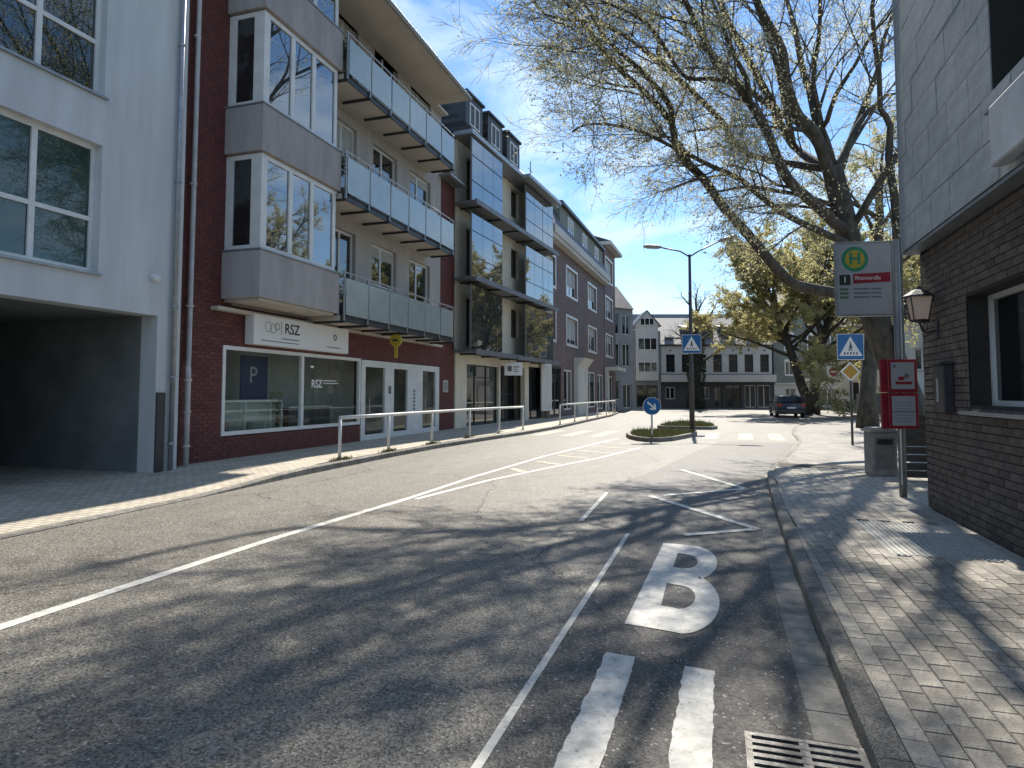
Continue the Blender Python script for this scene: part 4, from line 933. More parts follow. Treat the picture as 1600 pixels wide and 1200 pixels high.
# litter bin
lb_ = thing('litter_bin', 'square concrete litter bin with a pale lid by the bus stop', 'bin', (2.83, 13.2, .126), R(8))
bevel(MB().box(-.2, .22, -.2, .22, 0, .78).build('body', M_concrete, lb_), .02, 2)
MB().box(-.235, .255, -.235, .255, .782, .83).box(-.19, .21, -.19, .21, .83, .86).build('lid', M_steel, lb_); MB().box(-.16, .18, -.204, -.201, .12, .7).build('door', mat('bin_door', (.2, .19, .175), (.15, .145, .135), 6, .7), lb_)
MB().box(-.12, .14, -.208, -.205, .56, .66).build('slot', M_black, lb_)

def tri(r, cz=0): return [(r * math.cos(R(a)), cz + r * math.sin(R(a))) for a in (90, 210, 330)]
def crossing_sign(parent, x, z, s, y=0.):
    p = bevel(MB().box(x - s / 2, x + s / 2, y - .02, y - .005, z - s / 2, z + s / 2).build('sign_plate', M_signwhite, parent), .004, 1)
    upright(shape([rrect(-s * .48, s * .48, -s * .48, s * .48, s * .05)]), M_signblue, 'blue_field', p, x, y - .0215, z)
    upright(shape([tri(s * .5, -s * .1)]), M_signwhite, 'triangle', p, x, y - .023, z)
    k = s * .9
    man = [(-.02, .17), (.03, .17), (.06, .05), (.1, 0), (.08, -.02), (.03, .02), (.02, -.02), (.08, -.12), (.05, -.14), (0, -.06), (-.06, -.14), (-.09, -.12), (-.03, -.02), (-.02, .03), (-.07, -.02), (-.09, 0), (-.04, .07)]
    upright(shape([[(a * k, c * k + .02 * k) for a, c in man], circle(.032 * k, 12, .005 * k, .225 * k)]), M_black, 'figure', p, x, y - .0245, z - s * .06)
    b = MB()
    for j in range(5): a = x + (-.29 + j * .125) * k; b.quad((a, y - .0245, z - .33 * k), (a + .06 * k, y - .0245, z - .33 * k), (a + .085 * k, y - .0245, z - .23 * k), (a + .03 * k, y - .0245, z - .23 * k))
    b.build('stripes', M_black, p)
    return p
zs = thing('crossing_sign', 'blue zebra crossing sign on a dark pole on the right pavement', 'traffic sign', (3.95, 21.8, .03), R(14))
MB().tube([(0, .03, 0), (0, .03, 3.4)], .035, 10).build('pole', M_poledark, zs, True)
crossing_sign(zs, 0, 3.0, .8)
pd = obj('priority_plate', MB().extr_x([(0, 0)] * 3, 0, 0).mesh('x', M_signwhite) if False else MB().prism([(-.21, -.21), (.21, -.21), (.21, .21), (-.21, .21)], 0, .012).mesh('priority_plate', M_signwhite), zs, (-.02, -.004, 2.24), (R(90), R(0), 0)); pd.rotation_euler = (R(90), R(45), 0)
pd2 = MB().prism([(-.165, -.165), (.165, -.165), (.165, .165), (-.165, .165)], .0125, .015).mesh('yellow_field', mat('sign_amber', (.48, .25, .02), rough=.45)); obj('yellow_field', pd2, pd)
ar = thing('arrow_sign', 'round blue keep right arrow sign on a pale post in the nearer island', 'traffic sign', (-2.06, 22.0, .1), R(14))
MB().tube([(0, .03, 0), (0, .03, 1.25)], .035, 10).build('post', M_rail, ar, True)
dsc = obj('disc', MB().lathe((0, 0, 0), [(.3, 0), (.3, .012)], 36).mesh('disc', M_signwhite), ar, (0, 0, 1.08), (R(90), 0, 0))
upright(shape([circle(.285, 36)]), M_signblue, 'blue_field', ar, 0, -.0145, 1.08)
def rot(pts, a): return [(x * math.cos(R(a)) - y * math.sin(R(a)), x * math.sin(R(a)) + y * math.cos(R(a))) for x, y in pts]
upright(shape([rot([(-.2, -.028), (.07, -.028), (-.01, -.11), (.05, -.13), (.19, 0), (.05, .13), (-.01, .11), (.07, .028), (-.2, .028)], -42)]), M_signwhite, 'arrow', ar, 0, -.016, 1.08)
# street lamp
lp = thing('street_lamp', 'tall double armed street lamp with a zebra crossing sign on its pole', 'street lamp', (-1.0, 28.9, 0), R(14))
MB().tube([(0, 0, 0), (0, 0, .05)], .17, 16).tube([(0, 0, .05), (0, 0, 2.9), (0, 0, 3.0), (0, 0, 7.7)], [.115, .11, .085, .06], 16).build('pole', M_poledark, lp, True)
MB().tube([(0, 0, 7.6), (-.4, 0, 7.85), (-1.3, 0, 8.05)], .035, 8).tube([(0, 0, 7.6), (.4, 0, 7.85), (1.35, 0, 8.3)], .035, 8).build('arm', M_polegrey, lp, True)
for sgn, x, z, tilt in ((-1, -1.25, 8.05, 3), (1, 1.3, 8.28, -17)):
    h = obj('lamp_head', MB().prism([(0, -.1), (.55, -.13), (.75, -.08), (.75, .08), (.55, .13), (0, .1)], -.05, .07).mesh('lamp_head', M_zinc), lp, (x, 0, z), (0, R(tilt), 0 if sgn > 0 else R(180)))
    if sgn < 0: h.rotation_euler = (0, R(-3), R(180))
    bevel(h, .03, 2); obj('lamp_glass', MB().prism([(.08, -.08), (.6, -.09), (.6, .09), (.08, .08)], -.075, -.051).mesh('lamp_glass', M_blind), h)
crossing_sign(lp, .0, 3.75, .82, y=-.11)
MB().box(-.12, .12, -.11, .0, 3.6, 3.66).build('sign_bracket', M_steel, lp)

# parked car (seen from behind)
def car(label, loc, rz):
    t = thing('parked_car', label, 'car', loc, rz)      # local +Y is forward, rear at y = 0
    prof = [(0, .32), (-.02, .62), (.02, .95), (.18, 1.02), (.42, 1.40), (.9, 1.47), (2.0, 1.44), (2.95, 1.0), (3.9, .86), (4.15, .6), (4.15, .3), (3.75, .22), (.3, .22)]
    me = bpy.data.meshes.new('body'); bm = bmesh.new(); rings = []
    for x, k in ((-.86, 0), (-.88, 1), (0, 2), (.88, 1), (.86, 0)):
        vs = []
        for (y, z) in prof:
            tz = max(0, (z - .95) / .5); xx = x * (1 - .2 * tz) if abs(x) > .1 else 0
            rear = .06 * (1 if k == 2 else 0) * (1 if y < .3 else 0)
            vs.append(bm.verts.new((xx, y - rear, z + (.03 if k == 2 and z > 1.3 else 0))))
        rings.append(vs)
    n = len(prof)
    for r0, r1 in zip(rings, rings[1:]):
        for j in range(n): bm.faces.new((r0[j], r0[(j + 1) % n], r1[(j + 1) % n], r1[j]))
    bm.faces.new(rings[0][::-1]); bm.faces.new(rings[-1]); bmesh.ops.recalc_face_normals(bm, faces=bm.faces); bm.to_mesh(me); bm.free(); me.materials.append(M_carpaint)
    bevel(obj('body', me, t), .05, 3)
    MB().poly([(-.62, .13, 1.03), (.62, .13, 1.03), (.53, .36, 1.36), (-.53, .36, 1.36)]).build('rear_window', M_glassd, t, loc=(0, -.05, .01))
    for s in (-1, 1):
        f = [(.30, 1.03), (.52, 1.36), (1.95, 1.38), (2.7, 1.04)]
        pts = [(s * (.885 * (1 - .2 * (z - .95) / .5) + .012), y, z) for y, z in f]
        MB().poly(pts if s < 0 else pts[::-1]).build('side_window', M_glassd, t)
        MB().box(s * .60, s * .86, -.085, .02, .72, .93).build('tail_light', M_tail, t)
        MB().box(s * .9, s * 1.02, 2.35, 2.45, .95, 1.08).build('mirror', M_carpaint, t)
        for y in (.75, 3.3):
            w_ = obj('wheel', None, t, (s * .80, y, .31), (0, R(90), 0))
            obj('tyre', MB().lathe((0, 0, -.1), [(.2, 0), (.29, 0), (.315, .03), (.315, .17), (.29, .2), (.2, .2)], 20).mesh('tyre', M_tyre), w_); obj('rim', MB().lathe((0, 0, -.103), [(.19, 0), (.05, .02), (.05, .18), (.19, .206)], 16).mesh('rim', M_steel), w_)
    bevel(MB().box(-.84, .84, -.12, .03, .3, .56).build('bumper', M_carpaint, t), .03, 2)
    MB().box(-.26, .26, -.128, -.121, .6, .71).build('licence_plate', M_signwhite, t); MB().box(-.5, .5, -.124, -.1, .24, .32).build('diffuser', M_black, t)
car('dark navy hatchback parked with its rear to us at the far right kerb', (4.75, 46.2, .004), R(3))

# bicycles by the far left railing
def bike(loc, rz, label):
    t = thing('bicycle', label, 'bicycle', loc, rz, 'bicycles by the far left railing')
    for x in (0, 1.05):
        w_ = obj('wheel', MB().tube([(x + .33 * math.cos(R(a)), 0, .34 + .33 * math.sin(R(a))) for a in range(0, 361, 20)], .02, 5, False).mesh('wheel', M_tyre), t)
    MB().tube([(0, 0, .34), (.35, 0, .8), (.9, 0, .85), (.5, 0, .32), (.35, 0, .8)], .018, 6).tube([(1.05, 0, .34), (.9, 0, .85), (.88, 0, 1.0)], .018, 6).tube([(0, 0, .34), (.5, 0, .32)], .015, 5).build('frame', M_dark, t)
    MB().box(.2, .45, -.06, .06, .9, .95).build('saddle', M_black, t); MB().tube([(.82, -.28, 1.02), (.88, 0, 1.0), (.82, .28, 1.02)], .015, 6).build('handlebar', M_steel, t)
bike((-7.7, 48.5, .13), R(75), 'dark bicycle parked by the farther white railing'); bike((-8.3, 51, .13), R(100), 'second dark bicycle, farther from the street lamp')

# no entry style round red board and white banner by the hedge
rs = thing('round_sign', 'round red and white sign on a post behind the parked car', 'traffic sign', (9.2, 58, .1), R(20))
MB().tube([(0, 0, 0), (0, 0, 3.6)], .04, 8).build('post', M_steel, rs)
obj('plate', MB().box(-.55, .55, -.06, -.03, 2.75, 3.75).mesh('plate', M_signwhite), rs); upright(shape([circle(.38, 28)]), M_red, 'red_disc', rs, 0, -.064, 3.28)
upright(shape([[(-.22, -.06), (.22, -.06), (.22, .06), (-.22, .06)]]), M_signwhite, 'bar', rs, 0, -.067, 3.28)
bnn = thing('sign_fascia', 'long white sign fascia on two posts behind the hedge', 'sign fascia', (8.6, 63.5, .1), R(20))
bevel(MB().box(-1.3, 1.6, -.1, .1, 2.3, 2.85).build('fascia', M_signwhite, bnn), .02, 1); MB().box(-1.2, -1.1, -.05, .05, 0, 2.3).box(1.4, 1.5, -.05, .05, 0, 2.3).build('post', M_steel, bnn)
for k, (x, y) in enumerate(((7.6, 57.6), (8.5, 56.5), (9.4, 55.4), (10.3, 54.2))):
    t = thing('shrub', ['small pale green shrub beside the parked car', 'second shrub from the parked car, mid green', 'third shrub from the parked car, rounded', 'shrub farthest right in the low planting behind the car'][k], 'shrub', (x, y, .05), 0, 'low shrubs behind the parked car')
    b = MB(); rr = .75 + .1 * (k % 2)
    for j in range(900):
        a, c = random.uniform(0, 6.28), random.uniform(0, 1); r = rr * random.uniform(.5, 1) * math.sin(math.acos(c * .9)); z = .2 + rr * 1.3 * c * random.uniform(.6, 1)
        x0, y0 = r * math.cos(a), r * math.sin(a); s = .09
        b.poly([(x0, y0, z), (x0 + random.uniform(-s, s), y0 + random.uniform(-s, s), z + random.uniform(-s, s)), (x0 + random.uniform(-s, s), y0 + random.uniform(-s, s), z + random.uniform(-s, s))])
    b.build('foliage', M_hedge, t); MB().tube([(0, 0, 0), (0, 0, .5)], .04, 5).build('stem', M_twig, t)
lw = thing('board_fence', 'pale upright board fence beside the pale house on the right', 'fence', (9.8, 52.5, .1), R(-28))
bd = MB().box(0, .3, 0, .03, 0, 1.5).mesh('board', M_palegrey)
for k in range(14): obj('board', bd, lw, (k * .33, 0, 0))
MB().box(0, 4.6, .03, .06, .3, .4).box(0, 4.6, .03, .06, 1.1, 1.2).build('rail', M_palegrey, lw)
# weeds at the foot of the near railing
b = MB()
for k in range(900):
    y = random.choice((12.5, 14.7, 17.3, 20.2)) + random.gauss(0, .22); x = -7.96 + random.gauss(0, .05); h = random.uniform(.03, .11); a = random.uniform(0, 6.3)
    b.poly([(x - .01 * math.cos(a), y - .01 * math.sin(a), .12), (x + .01 * math.cos(a), y + .01 * math.sin(a), .12), (x + random.uniform(-.05, .05), y + random.uniform(-.05, .05), .12 + h)])
tw = b.build('weeds', M_grass, None, kind='stuff', label='small weeds at the feet of the white railing posts', category='weeds')

# planters on the balconies of the brick building
for i, (y, z, lab) in enumerate(((15.2, 10.28, 'potted shrub at the near end of the top balcony'), (21.3, 6.98, 'potted shrub at the far end of the middle balcony'), (15.3, 6.98, 'potted shrub at the near end of the middle balcony beside the bay'))):
    t = thing('potted_shrub', lab, 'plant', (AX + .8, y, z), 0, 'potted shrubs on the balconies')
    MB().lathe((0, 0, 0), [(.13, 0), (.18, .3), (.17, .3)], 14).build('pot', M_concrete, t)
    b = MB()
    for k in range(420):
        a, c = random.uniform(0, 6.28), random.uniform(-.4, 1); r = .3 * random.uniform(.4, 1) * math.sqrt(1 - .8 * c * c); x0, y0, z0 = r * math.cos(a), r * math.sin(a), .85 + .42 * c * random.uniform(.6, 1)
        b.poly([(x0 + random.uniform(-.05, .05), y0 + random.uniform(-.05, .05), z0 + random.uniform(-.05, .05)) for _ in range(3)])
    b.build('leaves', M_hedge, t); MB().tube([(0, 0, .25), (.02, 0, .8)], .015, 5).build('stem', M_twig, t)

# ------------------------------------------------------------------ trees
class Tree:
    def __init__(s, seed): s.r = random.Random(seed); s.tw = MB(); s.pts = []; s.limb = []
    def seg(s, mb, pts, rads, n): mb.tube(pts, rads, n, False)
    def child_dir(s, d, lo, hi, out, up):
        a = d.cross(Vector((s.r.gauss(0, 1), s.r.gauss(0, 1), s.r.gauss(0, 1))))
        if a.length < 1e-4: a = Vector((1, 0, 0))
        v = Matrix.Rotation(R(s.r.uniform(lo, hi)), 3, a.normalized()) @ d
        v = v + out * .28 + Vector((0, 0, up)); return v.normalized()
    def path(s, p, d, L, n, wig, up):
        pts = [p.copy()]
        for k in range(n):
            d = (d + Vector((s.r.gauss(0, wig), s.r.gauss(0, wig), s.r.gauss(0, wig) + up))).normalized(); p = p + d * (L / n); pts.append(p)
        return pts, d
    def grow(s, p, d, L, r, lev, cen):
        """lev 1: boughs, 2: branches, 3: twigs carrying leaves"""
        n = (0, 5, 4, 2)[lev]; up = (0, .03, -.01, -.05)[lev]
        pts, de = s.path(p, d, L, n, (0, .13, .17, .2)[lev], up)
        rads = [max(r * (1 - .8 * k / n), .0035) for k in range(n + 1)]
        s.seg(s.tw, pts, rads, (0, 5, 4, 3)[lev])
        if lev == 3: s.pts.append((pts, de)); return
        cnt = s.nb[lev]
        for k in range(cnt):
            t = (.12 + .86 * (k + s.r.random()) / cnt); j = min(int(t * n), n - 1); q = pts[j].lerp(pts[j + 1], t * n - j)
            dd = (pts[j + 1] - pts[j]).normalized(); out = (q - cen); out.z *= .3; out = out.normalized() if out.length > .1 else out
            s.grow(q, s.child_dir(dd, 28, 68, out, .08 if lev == 1 else -.02), L * s.r.uniform(.35, .6) * (1.15 - .4 * t), rads[j] * .55, lev + 1, cen)
        s.grow(pts[-1], de, L * .4, rads[-1], lev + 1, cen) if lev < 3 else None
    def leaves(s, per, size, m, parent, name='crown'):
        b = MB(); g = s.r
        for pts, de in s.pts:
            for k in range(per):
                j = g.randrange(len(pts) - 1); q = pts[j].lerp(pts[j + 1], g.random()) + Vector((g.gauss(0, .06), g.gauss(0, .06), g.gauss(0, .06)))
                z = size * g.uniform(.5, 1.25); a = Vector((g.gauss(0, 1), g.gauss(0, 1), g.gauss(0, 1))).normalized() * z; c = a.cross(Vector((g.gauss(0, 1), g.gauss(0, 1), g.gauss(0, 1)))).normalized() * z * .6
                b.quad(q - a, q + c, q + a, q - c)
        return b.build(name, m, parent, kind='stuff')

LIMBS=[
 ([(6.06,22.91,-0.09),(5.52,22.74,1.9),(4.94,22.56,3.5),(4.54,22.43,4.92),(4.12,22.3,6.35),(3.85,22.21,7.78),(3.64,22.15,8.78)],0.5,0.3),
 ([(4.72,22.49,4.11),(4.16,21.98,4.51),(3.49,21.44,4.67),(2.36,20.75,4.84),(1.78,20.24,5.28),(0.99,19.66,6.21),(0.3,19.12,6.95),(-0.22,18.62,7.66),(-0.73,18.13,8.11),(-0.96,17.73,8.54),(-1.01,17.39,8.88),(-1.58,16.88,9.5),(-2.1,16.38,9.88),(-2.6,15.9,10.38),(-2.88,15.48,10.72),(-3.22,15.04,11.03),(-3.47,14.64,11.33)],0.19,0.03),
 ([(-1.0,17.31,8.85),(-1.01,16.91,9.13),(-1.39,16.38,9.54),(-1.89,15.82,9.93),(-2.36,15.27,10.22),(-2.68,14.77,10.63),(-2.86,14.31,10.87)],0.09,0.025),
 ([(-0.81,17.58,8.16),(-1.46,16.96,8.38),(-1.97,16.37,8.44),(-2.46,15.8,8.38),(-2.92,15.23,8.21),(-3.17,14.73,7.86)],0.05,0.02),
 ([(4.19,22.32,6.24),(3.77,21.73,6.32),(2.97,21.01,6.56),(2.12,20.29,6.86),(1.32,19.57,7.31),(0.76,18.93,7.66),(0.09,18.26,7.83),(-0.48,17.62,7.98),(-0.89,17.03,8.11)],0.12,0.05),
 ([(4.12,22.3,6.69),(3.62,21.65,6.84),(3.22,21.04,7.06),(2.53,20.34,7.51),(2.09,19.71,7.78),(1.75,19.12,8.26),(1.5,18.56,8.72),(1.11,17.95,9.22),(0.68,17.33,9.61),(0.19,16.69,9.89),(-0.07,16.12,10.22),(-0.31,15.56,10.52),(-0.54,15.0,10.78),(-0.76,14.45,11.01)],0.18,0.05),
 ([(0.99,17.63,9.25),(0.91,17.18,9.65),(0.66,16.69,9.96),(0.4,16.18,10.38),(0.2,15.7,10.71),(0.02,15.22,10.94)],0.08,0.03),
 ([(0.56,16.97,9.57),(-0.02,16.46,9.52),(-0.54,15.96,9.36),(-0.85,15.54,9.62),(-1.08,15.14,9.93),(-1.36,14.72,10.16),(-1.69,14.28,10.24),(-2.19,13.8,10.3),(-2.54,13.36,10.3)],0.06,0.02),
 ([(3.66,22.15,8.31),(3.42,21.61,8.61),(3.04,21.02,9.49),(2.51,20.39,9.82),(2.23,19.83,10.21),(2.04,19.3,10.74),(1.93,18.8,11.15),(1.6,18.23,11.53),(1.29,17.67,11.81),(1.06,17.13,12.21)],0.2,0.08),
 ([(3.63,22.14,8.86),(3.49,22.4,9.79),(3.29,22.63,10.66),(3.18,22.9,11.65),(2.97,23.13,12.66),(2.86,23.39,13.9),(2.73,23.65,14.88),(2.59,23.91,15.77)],0.17,0.06),
 ([(3.74,22.18,8.41),(4.01,22.71,8.92),(4.48,23.31,10.21),(4.96,23.91,11.36),(5.56,24.55,12.86),(5.89,25.11,14.11),(6.33,25.7,15.29),(6.77,26.29,16.41)],0.13,0.05),
 ([(3.32,22.04,10.04),(3.47,21.67,10.14),(3.66,21.31,10.76),(4.18,21.06,11.52),(4.59,20.77,12.25),(4.89,20.44,12.44)],0.09,0.03),
 ([(4.25,22.34,6.96),(4.32,22.05,7.06),(4.86,21.9,8.03),(5.29,21.73,8.71),(5.64,21.52,9.36),(5.67,21.22,9.37)],0.12,0.09),
 ([(5.37,22.27,1.65),(5.38,22.17,5.08),(5.38,22.07,6.37),(5.31,21.94,7.64),(5.16,21.79,8.83),(5.21,21.7,9.75),(4.91,21.5,10.23)],0.16,0.08),
 ([(3.55,22.12,7.59),(2.67,20.89,7.58),(1.7,19.64,7.46),(0.96,18.46,7.29),(0.28,17.3,6.88),(-0.19,16.2,6.52)],0.08,0.02),
 ([(3.63,22.14,7.41),(2.75,20.99,7.26),(1.63,19.76,7.09),(0.73,18.6,6.69)],0.06,0.02),
 ([(3.1,21.97,9.95),(2.43,21.13,9.79),(1.72,20.27,9.58),(0.97,19.41,9.37),(0.18,18.53,9.07),(-0.62,17.64,8.7)],0.08,0.02),
 ([(2.42,20.71,7.81),(1.79,19.81,7.67),(1.29,18.95,7.77),(0.52,18.0,7.77)],0.05,0.02),
 ([(3.79,22.19,8.59),(3.98,22.51,9.04),(4.48,22.94,9.88),(5.1,23.39,10.93),(5.34,23.74,11.33)],0.08,0.03),
 ([(3.19,22.0,10.23),(3.63,22.49,11.68),(4.15,23.01,12.7),(4.69,23.53,13.36)],0.06,0.02),
 ([(3.59,22.13,9.13),(3.08,21.57,11.32),(3.22,21.22,12.47),(3.23,20.83,13.58),(3.07,20.39,14.12)],0.09,0.04),
]
pt = thing('plane_tree', 'huge spreading plane tree with sparse young leaves over the street', 'tree', (0, 0, 0))
base = Vector((6.14, 22.9, 0)); pt.location = base
T = Tree(11); T.nb = (0, 11, 8)
cen = Vector((3.7, 22.2, 9))
def smooth(pts, n=2):
    P = [Vector(p) for p in pts]; out = []
    for k in range(len(P) - 1):
        a, b_, c, d = P[max(k - 1, 0)], P[k], P[k + 1], P[min(k + 2, len(P) - 1)]
        for j in range(n):
            t = j / n; out.append(.5 * ((2 * b_) + (c - a) * t + (2 * a - 5 * b_ + 4 * c - d) * t * t + (3 * b_ - a - 3 * c + d) * t ** 3))
    return out + [P[-1]]
for li, (pts, r0, r1) in enumerate(LIMBS):
    P = smooth(pts); n = len(P)
    if li == 0:
        rad = [r0 + (r1 - r0) * (k / (n - 1)) ** .7 for k in range(n)]; rad[0] *= 1.5; rad[1] *= 1.2
        o = MB().tube([p - base for p in P], rad, 18).build('trunk', M_bark, pt, True); continue
    # carry high tips on above the picture
    if P[-1].z > 10.2:
        d = (P[-1] - P[-4]).normalized(); d = (d + Vector((0, 0, .25))).normalized(); L = T.r.uniform(3.5, 6.5)
        ext, _ = T.path(P[-1], d, L, 6, .1, .04); P += ext[1:]; r_end = max(r1 * .45, .015)
        n = len(P); rad = [r0 + (r1 - r0) * min(1, k / (n - 7)) if k < n - 6 else r1 + (r_end - r1) * (k - n + 7) / 6 for k in range(n)]
    else: rad = [r0 + (r1 - r0) * k / (n - 1) for k in range(n)]
    MB().tube([p - base for p in P], rad, 10).build('limb', M_bark, pt, True)
    ln_ = sum((P[k + 1] - P[k]).length for k in range(n - 1)); acc = 0; nxt = ln_ * (.42 if li == 1 else (.3 if r0 > .1 else .16))
    step = .62
    if r0 > .1 and r1 > .085 and ln_ < 7: step = 1.6
    for k in range(n - 1):
        sg = (P[k + 1] - P[k]).length
        while acc + sg > nxt:
            t = (nxt - acc) / sg; q = P[k].lerp(P[k + 1], t); d = (P[k + 1] - P[k]).normalized()
            out = q - cen; out.z *= .5; out = out.normalized(); f = nxt / ln_
            T.nb = (0, 11, 8) if q.z < 11.0 else (0, 5, 4)
            T.grow(q, T.child_dir(d, 30, 75, out, .16), T.r.uniform(1.6, 3.6) * (1 - .2 * f), min(rad[k] * .42, .032), 1, cen); nxt += step * T.r.uniform(.7, 1.3) * (.68 if q.x < .6 and q.z < 12.5 else 1) * (1.7 if li in (14, 15) else 1) * (1.35 if q.x > 2.2 else 1)
        acc += sg
# extra boughs high above the street, shaped to cast branch shadows below
SHADOW_BOUGHS=[
 ([(3.64,22.15,8.7),(2.76,24.27,10.4),(1.75,22.29,11.6),(0.62,20.76,13.2),(0.27,20.55,14.2),(0.12,20.42,15),(-0.17,20.24,16),(-0.45,20.22,17)],0.15,0.04),
 ([(3.64,22.15,8.7),(1.25,24.11,10.2),(0.34,22.77,11),(-0.44,21.9,11.6),(-1.56,21.0,12.6),(-1.57,20.62,13.1),(-2.29,20.17,13.9),(-3.52,19.47,15),(-4.07,19.0,15.8),(-4.58,18.54,16.2)],0.12,0.03),
 ([(-0.44,21.9,11.6),(-1.65,21.22,12.6),(-2.61,20.74,13.4),(-3.55,20.38,14),(-4.17,19.86,14.6),(-4.81,19.41,15)],0.08,0.03),
 ([(2.76,24.27,10.4),(2.07,21.56,12),(1.35,20.81,14),(0.84,20.68,15.5),(0.23,20.57,17)],0.12,0.03),
 ([(0.27,20.55,14.2),(-0.56,20.15,15.2),(-0.96,19.88,16.2),(-1.51,19.88,17),(-1.92,19.84,17.5)],0.11,0.03),
 ([(0.23,20.51,14.5),(0.62,20.61,15.2),(0.99,20.66,16),(1.14,20.51,16.5)],0.08,0.03),
 ([(0.27,20.55,14.2),(-0.5,20.43,14.5),(-1.33,20.36,14.8),(-2.25,19.86,15.2),(-2.94,19.26,15.8),(-3.4,18.99,16.5)],0.09,0.03),
 ([(-2.61,20.74,13.4),(-3.66,20.62,14),(-5.53,21.26,15),(-6.19,20.61,16),(-6.79,20.3,17)],0.07,0.02),
 ([(-3.52,19.47,15),(-4.64,19.82,16),(-5.17,19.7,17),(-5.33,19.61,17.5)],0.06,0.02),
 ([(-0.96,19.88,16.2),(-1.87,20.01,16.8),(-2.68,19.91,17.4),(-3.4,19.87,18)],0.08,0.02),
]
T.nb = (0, 4, 4)
for pts, r0, r1 in SHADOW_BOUGHS:
    P = smooth(pts, 3); n = len(P); rad = [r0 + (r1 - r0) * k / (n - 1) for k in range(n)]
    MB().tube([p - base for p in P], rad, 9).build('limb', M_bark, pt, True)
    acc = 0; nxt = 1.4
    for k in range(n - 1):
        sg = (P[k + 1] - P[k]).length
        while acc + sg > nxt:
            q = P[k].lerp(P[k + 1], (nxt - acc) / sg); out = q - cen; out.z *= .5
            T.grow(q, T.child_dir((P[k + 1] - P[k]).normalized(), 30, 75, out.normalized(), .1), T.r.uniform(1.5, 3.0), .03, 1, cen); nxt += T.r.uniform(.8, 1.5)
        acc += sg
for az, el, L in ((60, 50, 7), (-125, 66, 8)):
    p0 = Vector((3.66, 22.15, 8.6))
    d = Vector((math.sin(R(az)) * math.cos(R(el)), math.cos(R(az)) * math.cos(R(el)), math.sin(R(el))))
    P, _ = T.path(p0, d, L, 12, .09, -.012); rad = [.15 * (1 - .85 * k / 12) for k in range(13)]
    MB().tube([p - base for p in P], rad, 8).build('limb', M_bark, pt, True)
    for k in range(3, 12):
        q = P[k].lerp(P[k + 1], T.r.random()); out = q - cen; out.z *= .5
        T.grow(q, T.child_dir((P[k + 1] - P[k]).normalized(), 30, 75, out.normalized(), .1), T.r.uniform(1.5, 3.0), .035, 1, cen)
MB_ = T.tw; MB_.v = [(v[0] - base.x, v[1] - base.y, v[2] - base.z) for v in MB_.v]
MB_.build('twigs', M_twig, pt, kind='stuff')
T.pts = [([q - base for q in p], d) for p, d in T.pts]
T.leaves(4, .034, M_leaf1, pt)
print('plane twigs', len(T.pts))

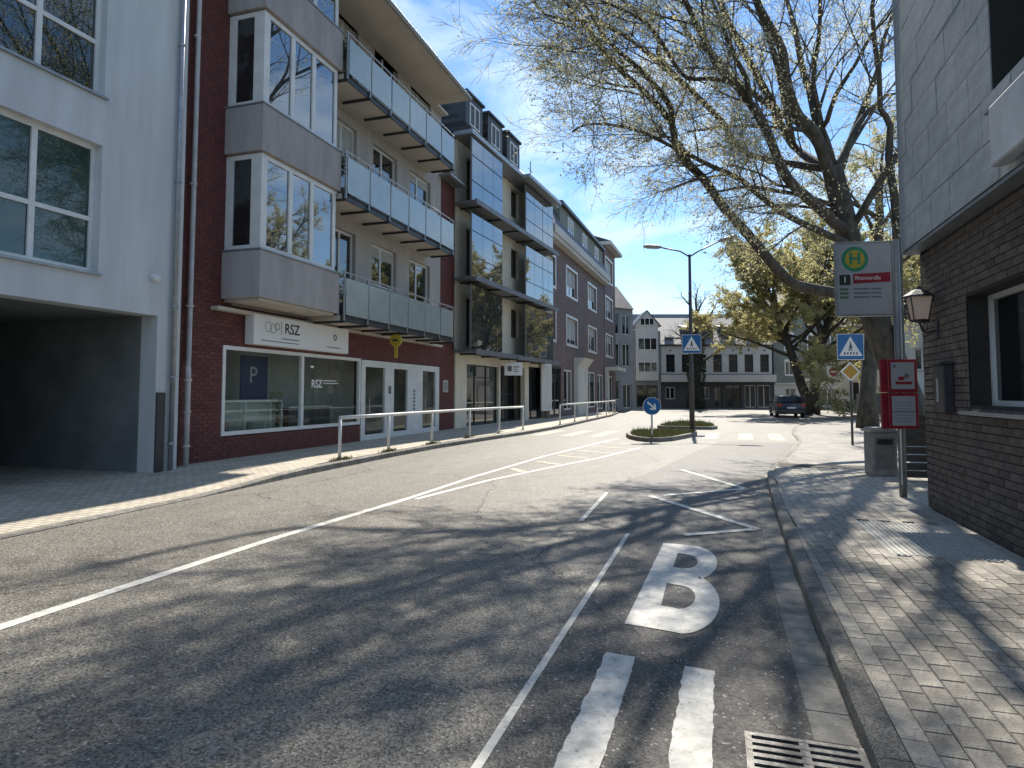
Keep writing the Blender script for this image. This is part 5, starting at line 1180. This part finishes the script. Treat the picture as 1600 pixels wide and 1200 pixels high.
def gen_tree(name, label, base, h0, height, spread, seed, nlimb, nb, per, size, lm, r0=.35, lean=(0, 0), fork=1, droop=0):
    t = thing(name, label, 'tree', base); S = Tree(seed); S.nb = nb; g = S.r
    tops = []
    for f in range(fork):
        dx = (f - (fork - 1) / 2) * .28
        P, d = S.path(Vector((dx * .6, 0, 0)), Vector((lean[0] + dx, lean[1], 1)).normalized(), h0 + (height - h0) * .45, 7, .05, .02)
        MB().tube(P, [r0 * (1.35 if k == 0 else 1 - .55 * k / 7) for k in range(8)], 12).build('trunk', M_bark, t, True); tops.append(P)
    cen = Vector((lean[0] * height * .7, lean[1] * height * .7, h0 + (height - h0) * .35))
    for k in range(nlimb):
        P = tops[k % fork]; f = .45 + .55 * k / nlimb; j = min(int(f * 7), 6); q = P[j].lerp(P[j + 1], f * 7 - j)
        az = k * 2.4 + g.uniform(-.3, .3); el = R(20 + 55 * (k / nlimb) + g.uniform(-8, 8)); d = Vector((math.cos(az) * math.cos(el), math.sin(az) * math.cos(el), math.sin(el)))
        L = spread * (1.05 - .25 * k / nlimb) * g.uniform(.75, 1.05)
        Q, _ = S.path(q, d, L, 8, .12, -.01 - droop); rad = [r0 * .32 * (1 - .85 * i / 8) + .008 for i in range(9)]
        MB().tube(Q, rad, 6).build('limb', M_bark, t, True)
        for i in range(2, 9):
            a = Q[min(i, 7)].lerp(Q[min(i, 7) + 1], g.random()); out = (a - cen).normalized()
            S.grow(a, S.child_dir((Q[min(i, 7) + 1] - Q[min(i, 7)]).normalized(), 30, 75, out, .08), L * g.uniform(.25, .42), .03, 1, cen)
    S.tw.build('twigs', M_twig, t, kind='stuff')
    if per: S.leaves(per, size, lm, t)
    print(name, len(S.pts)); return t
gen_tree('plane_tree', 'broad olive leaved plane tree with a double trunk behind the parked car', (6.9, 53.5, .05), 4.5, 13.8, 7.0, 5, 32, (0, 6, 7), 14, .085, M_leaf2, r0=.42, fork=2)
gen_tree('plane_tree', 'slender leafy plane tree standing just left of the timetable case', (6.3, 31.5, .08), 8.5, 14.5, 4.6, 8, 12, (0, 6, 6), 6, .05, M_leaf2, r0=.36, lean=(.04, 0))
gen_tree('plane_tree', 'olive leaved plane tree far right behind the bus stop board', (13.2, 44, .1), 4, 13.5, 5.5, 9, 16, (0, 6, 7), 10, .08, M_leaf2, r0=.35)
bt = gen_tree('bare_tree', 'bare tree with an ivy covered trunk behind the street lamp', (-1.9, 68, .05), 5.5, 15.5, 4.2, 21, 12, (0, 4, 4), 0, .1, None, r0=.5)
b = MB(); g = random.Random(3)
for k in range(5200):
    z = g.uniform(0, 7.2); a = g.uniform(0, 6.28); r = .72 + .16 * math.sin(z * 2.1 + a * 2) + g.uniform(-.1, .12); s = .11; c = Vector((r * math.cos(a), r * math.sin(a), z))
    b.poly([c + Vector((g.uniform(-s, s), g.uniform(-s, s), g.uniform(-s, s))) for _ in range(3)])
b.build('ivy', mat('ivy', (.02, .028, .014), (.035, .045, .02), 3, .8), bt, kind='stuff')
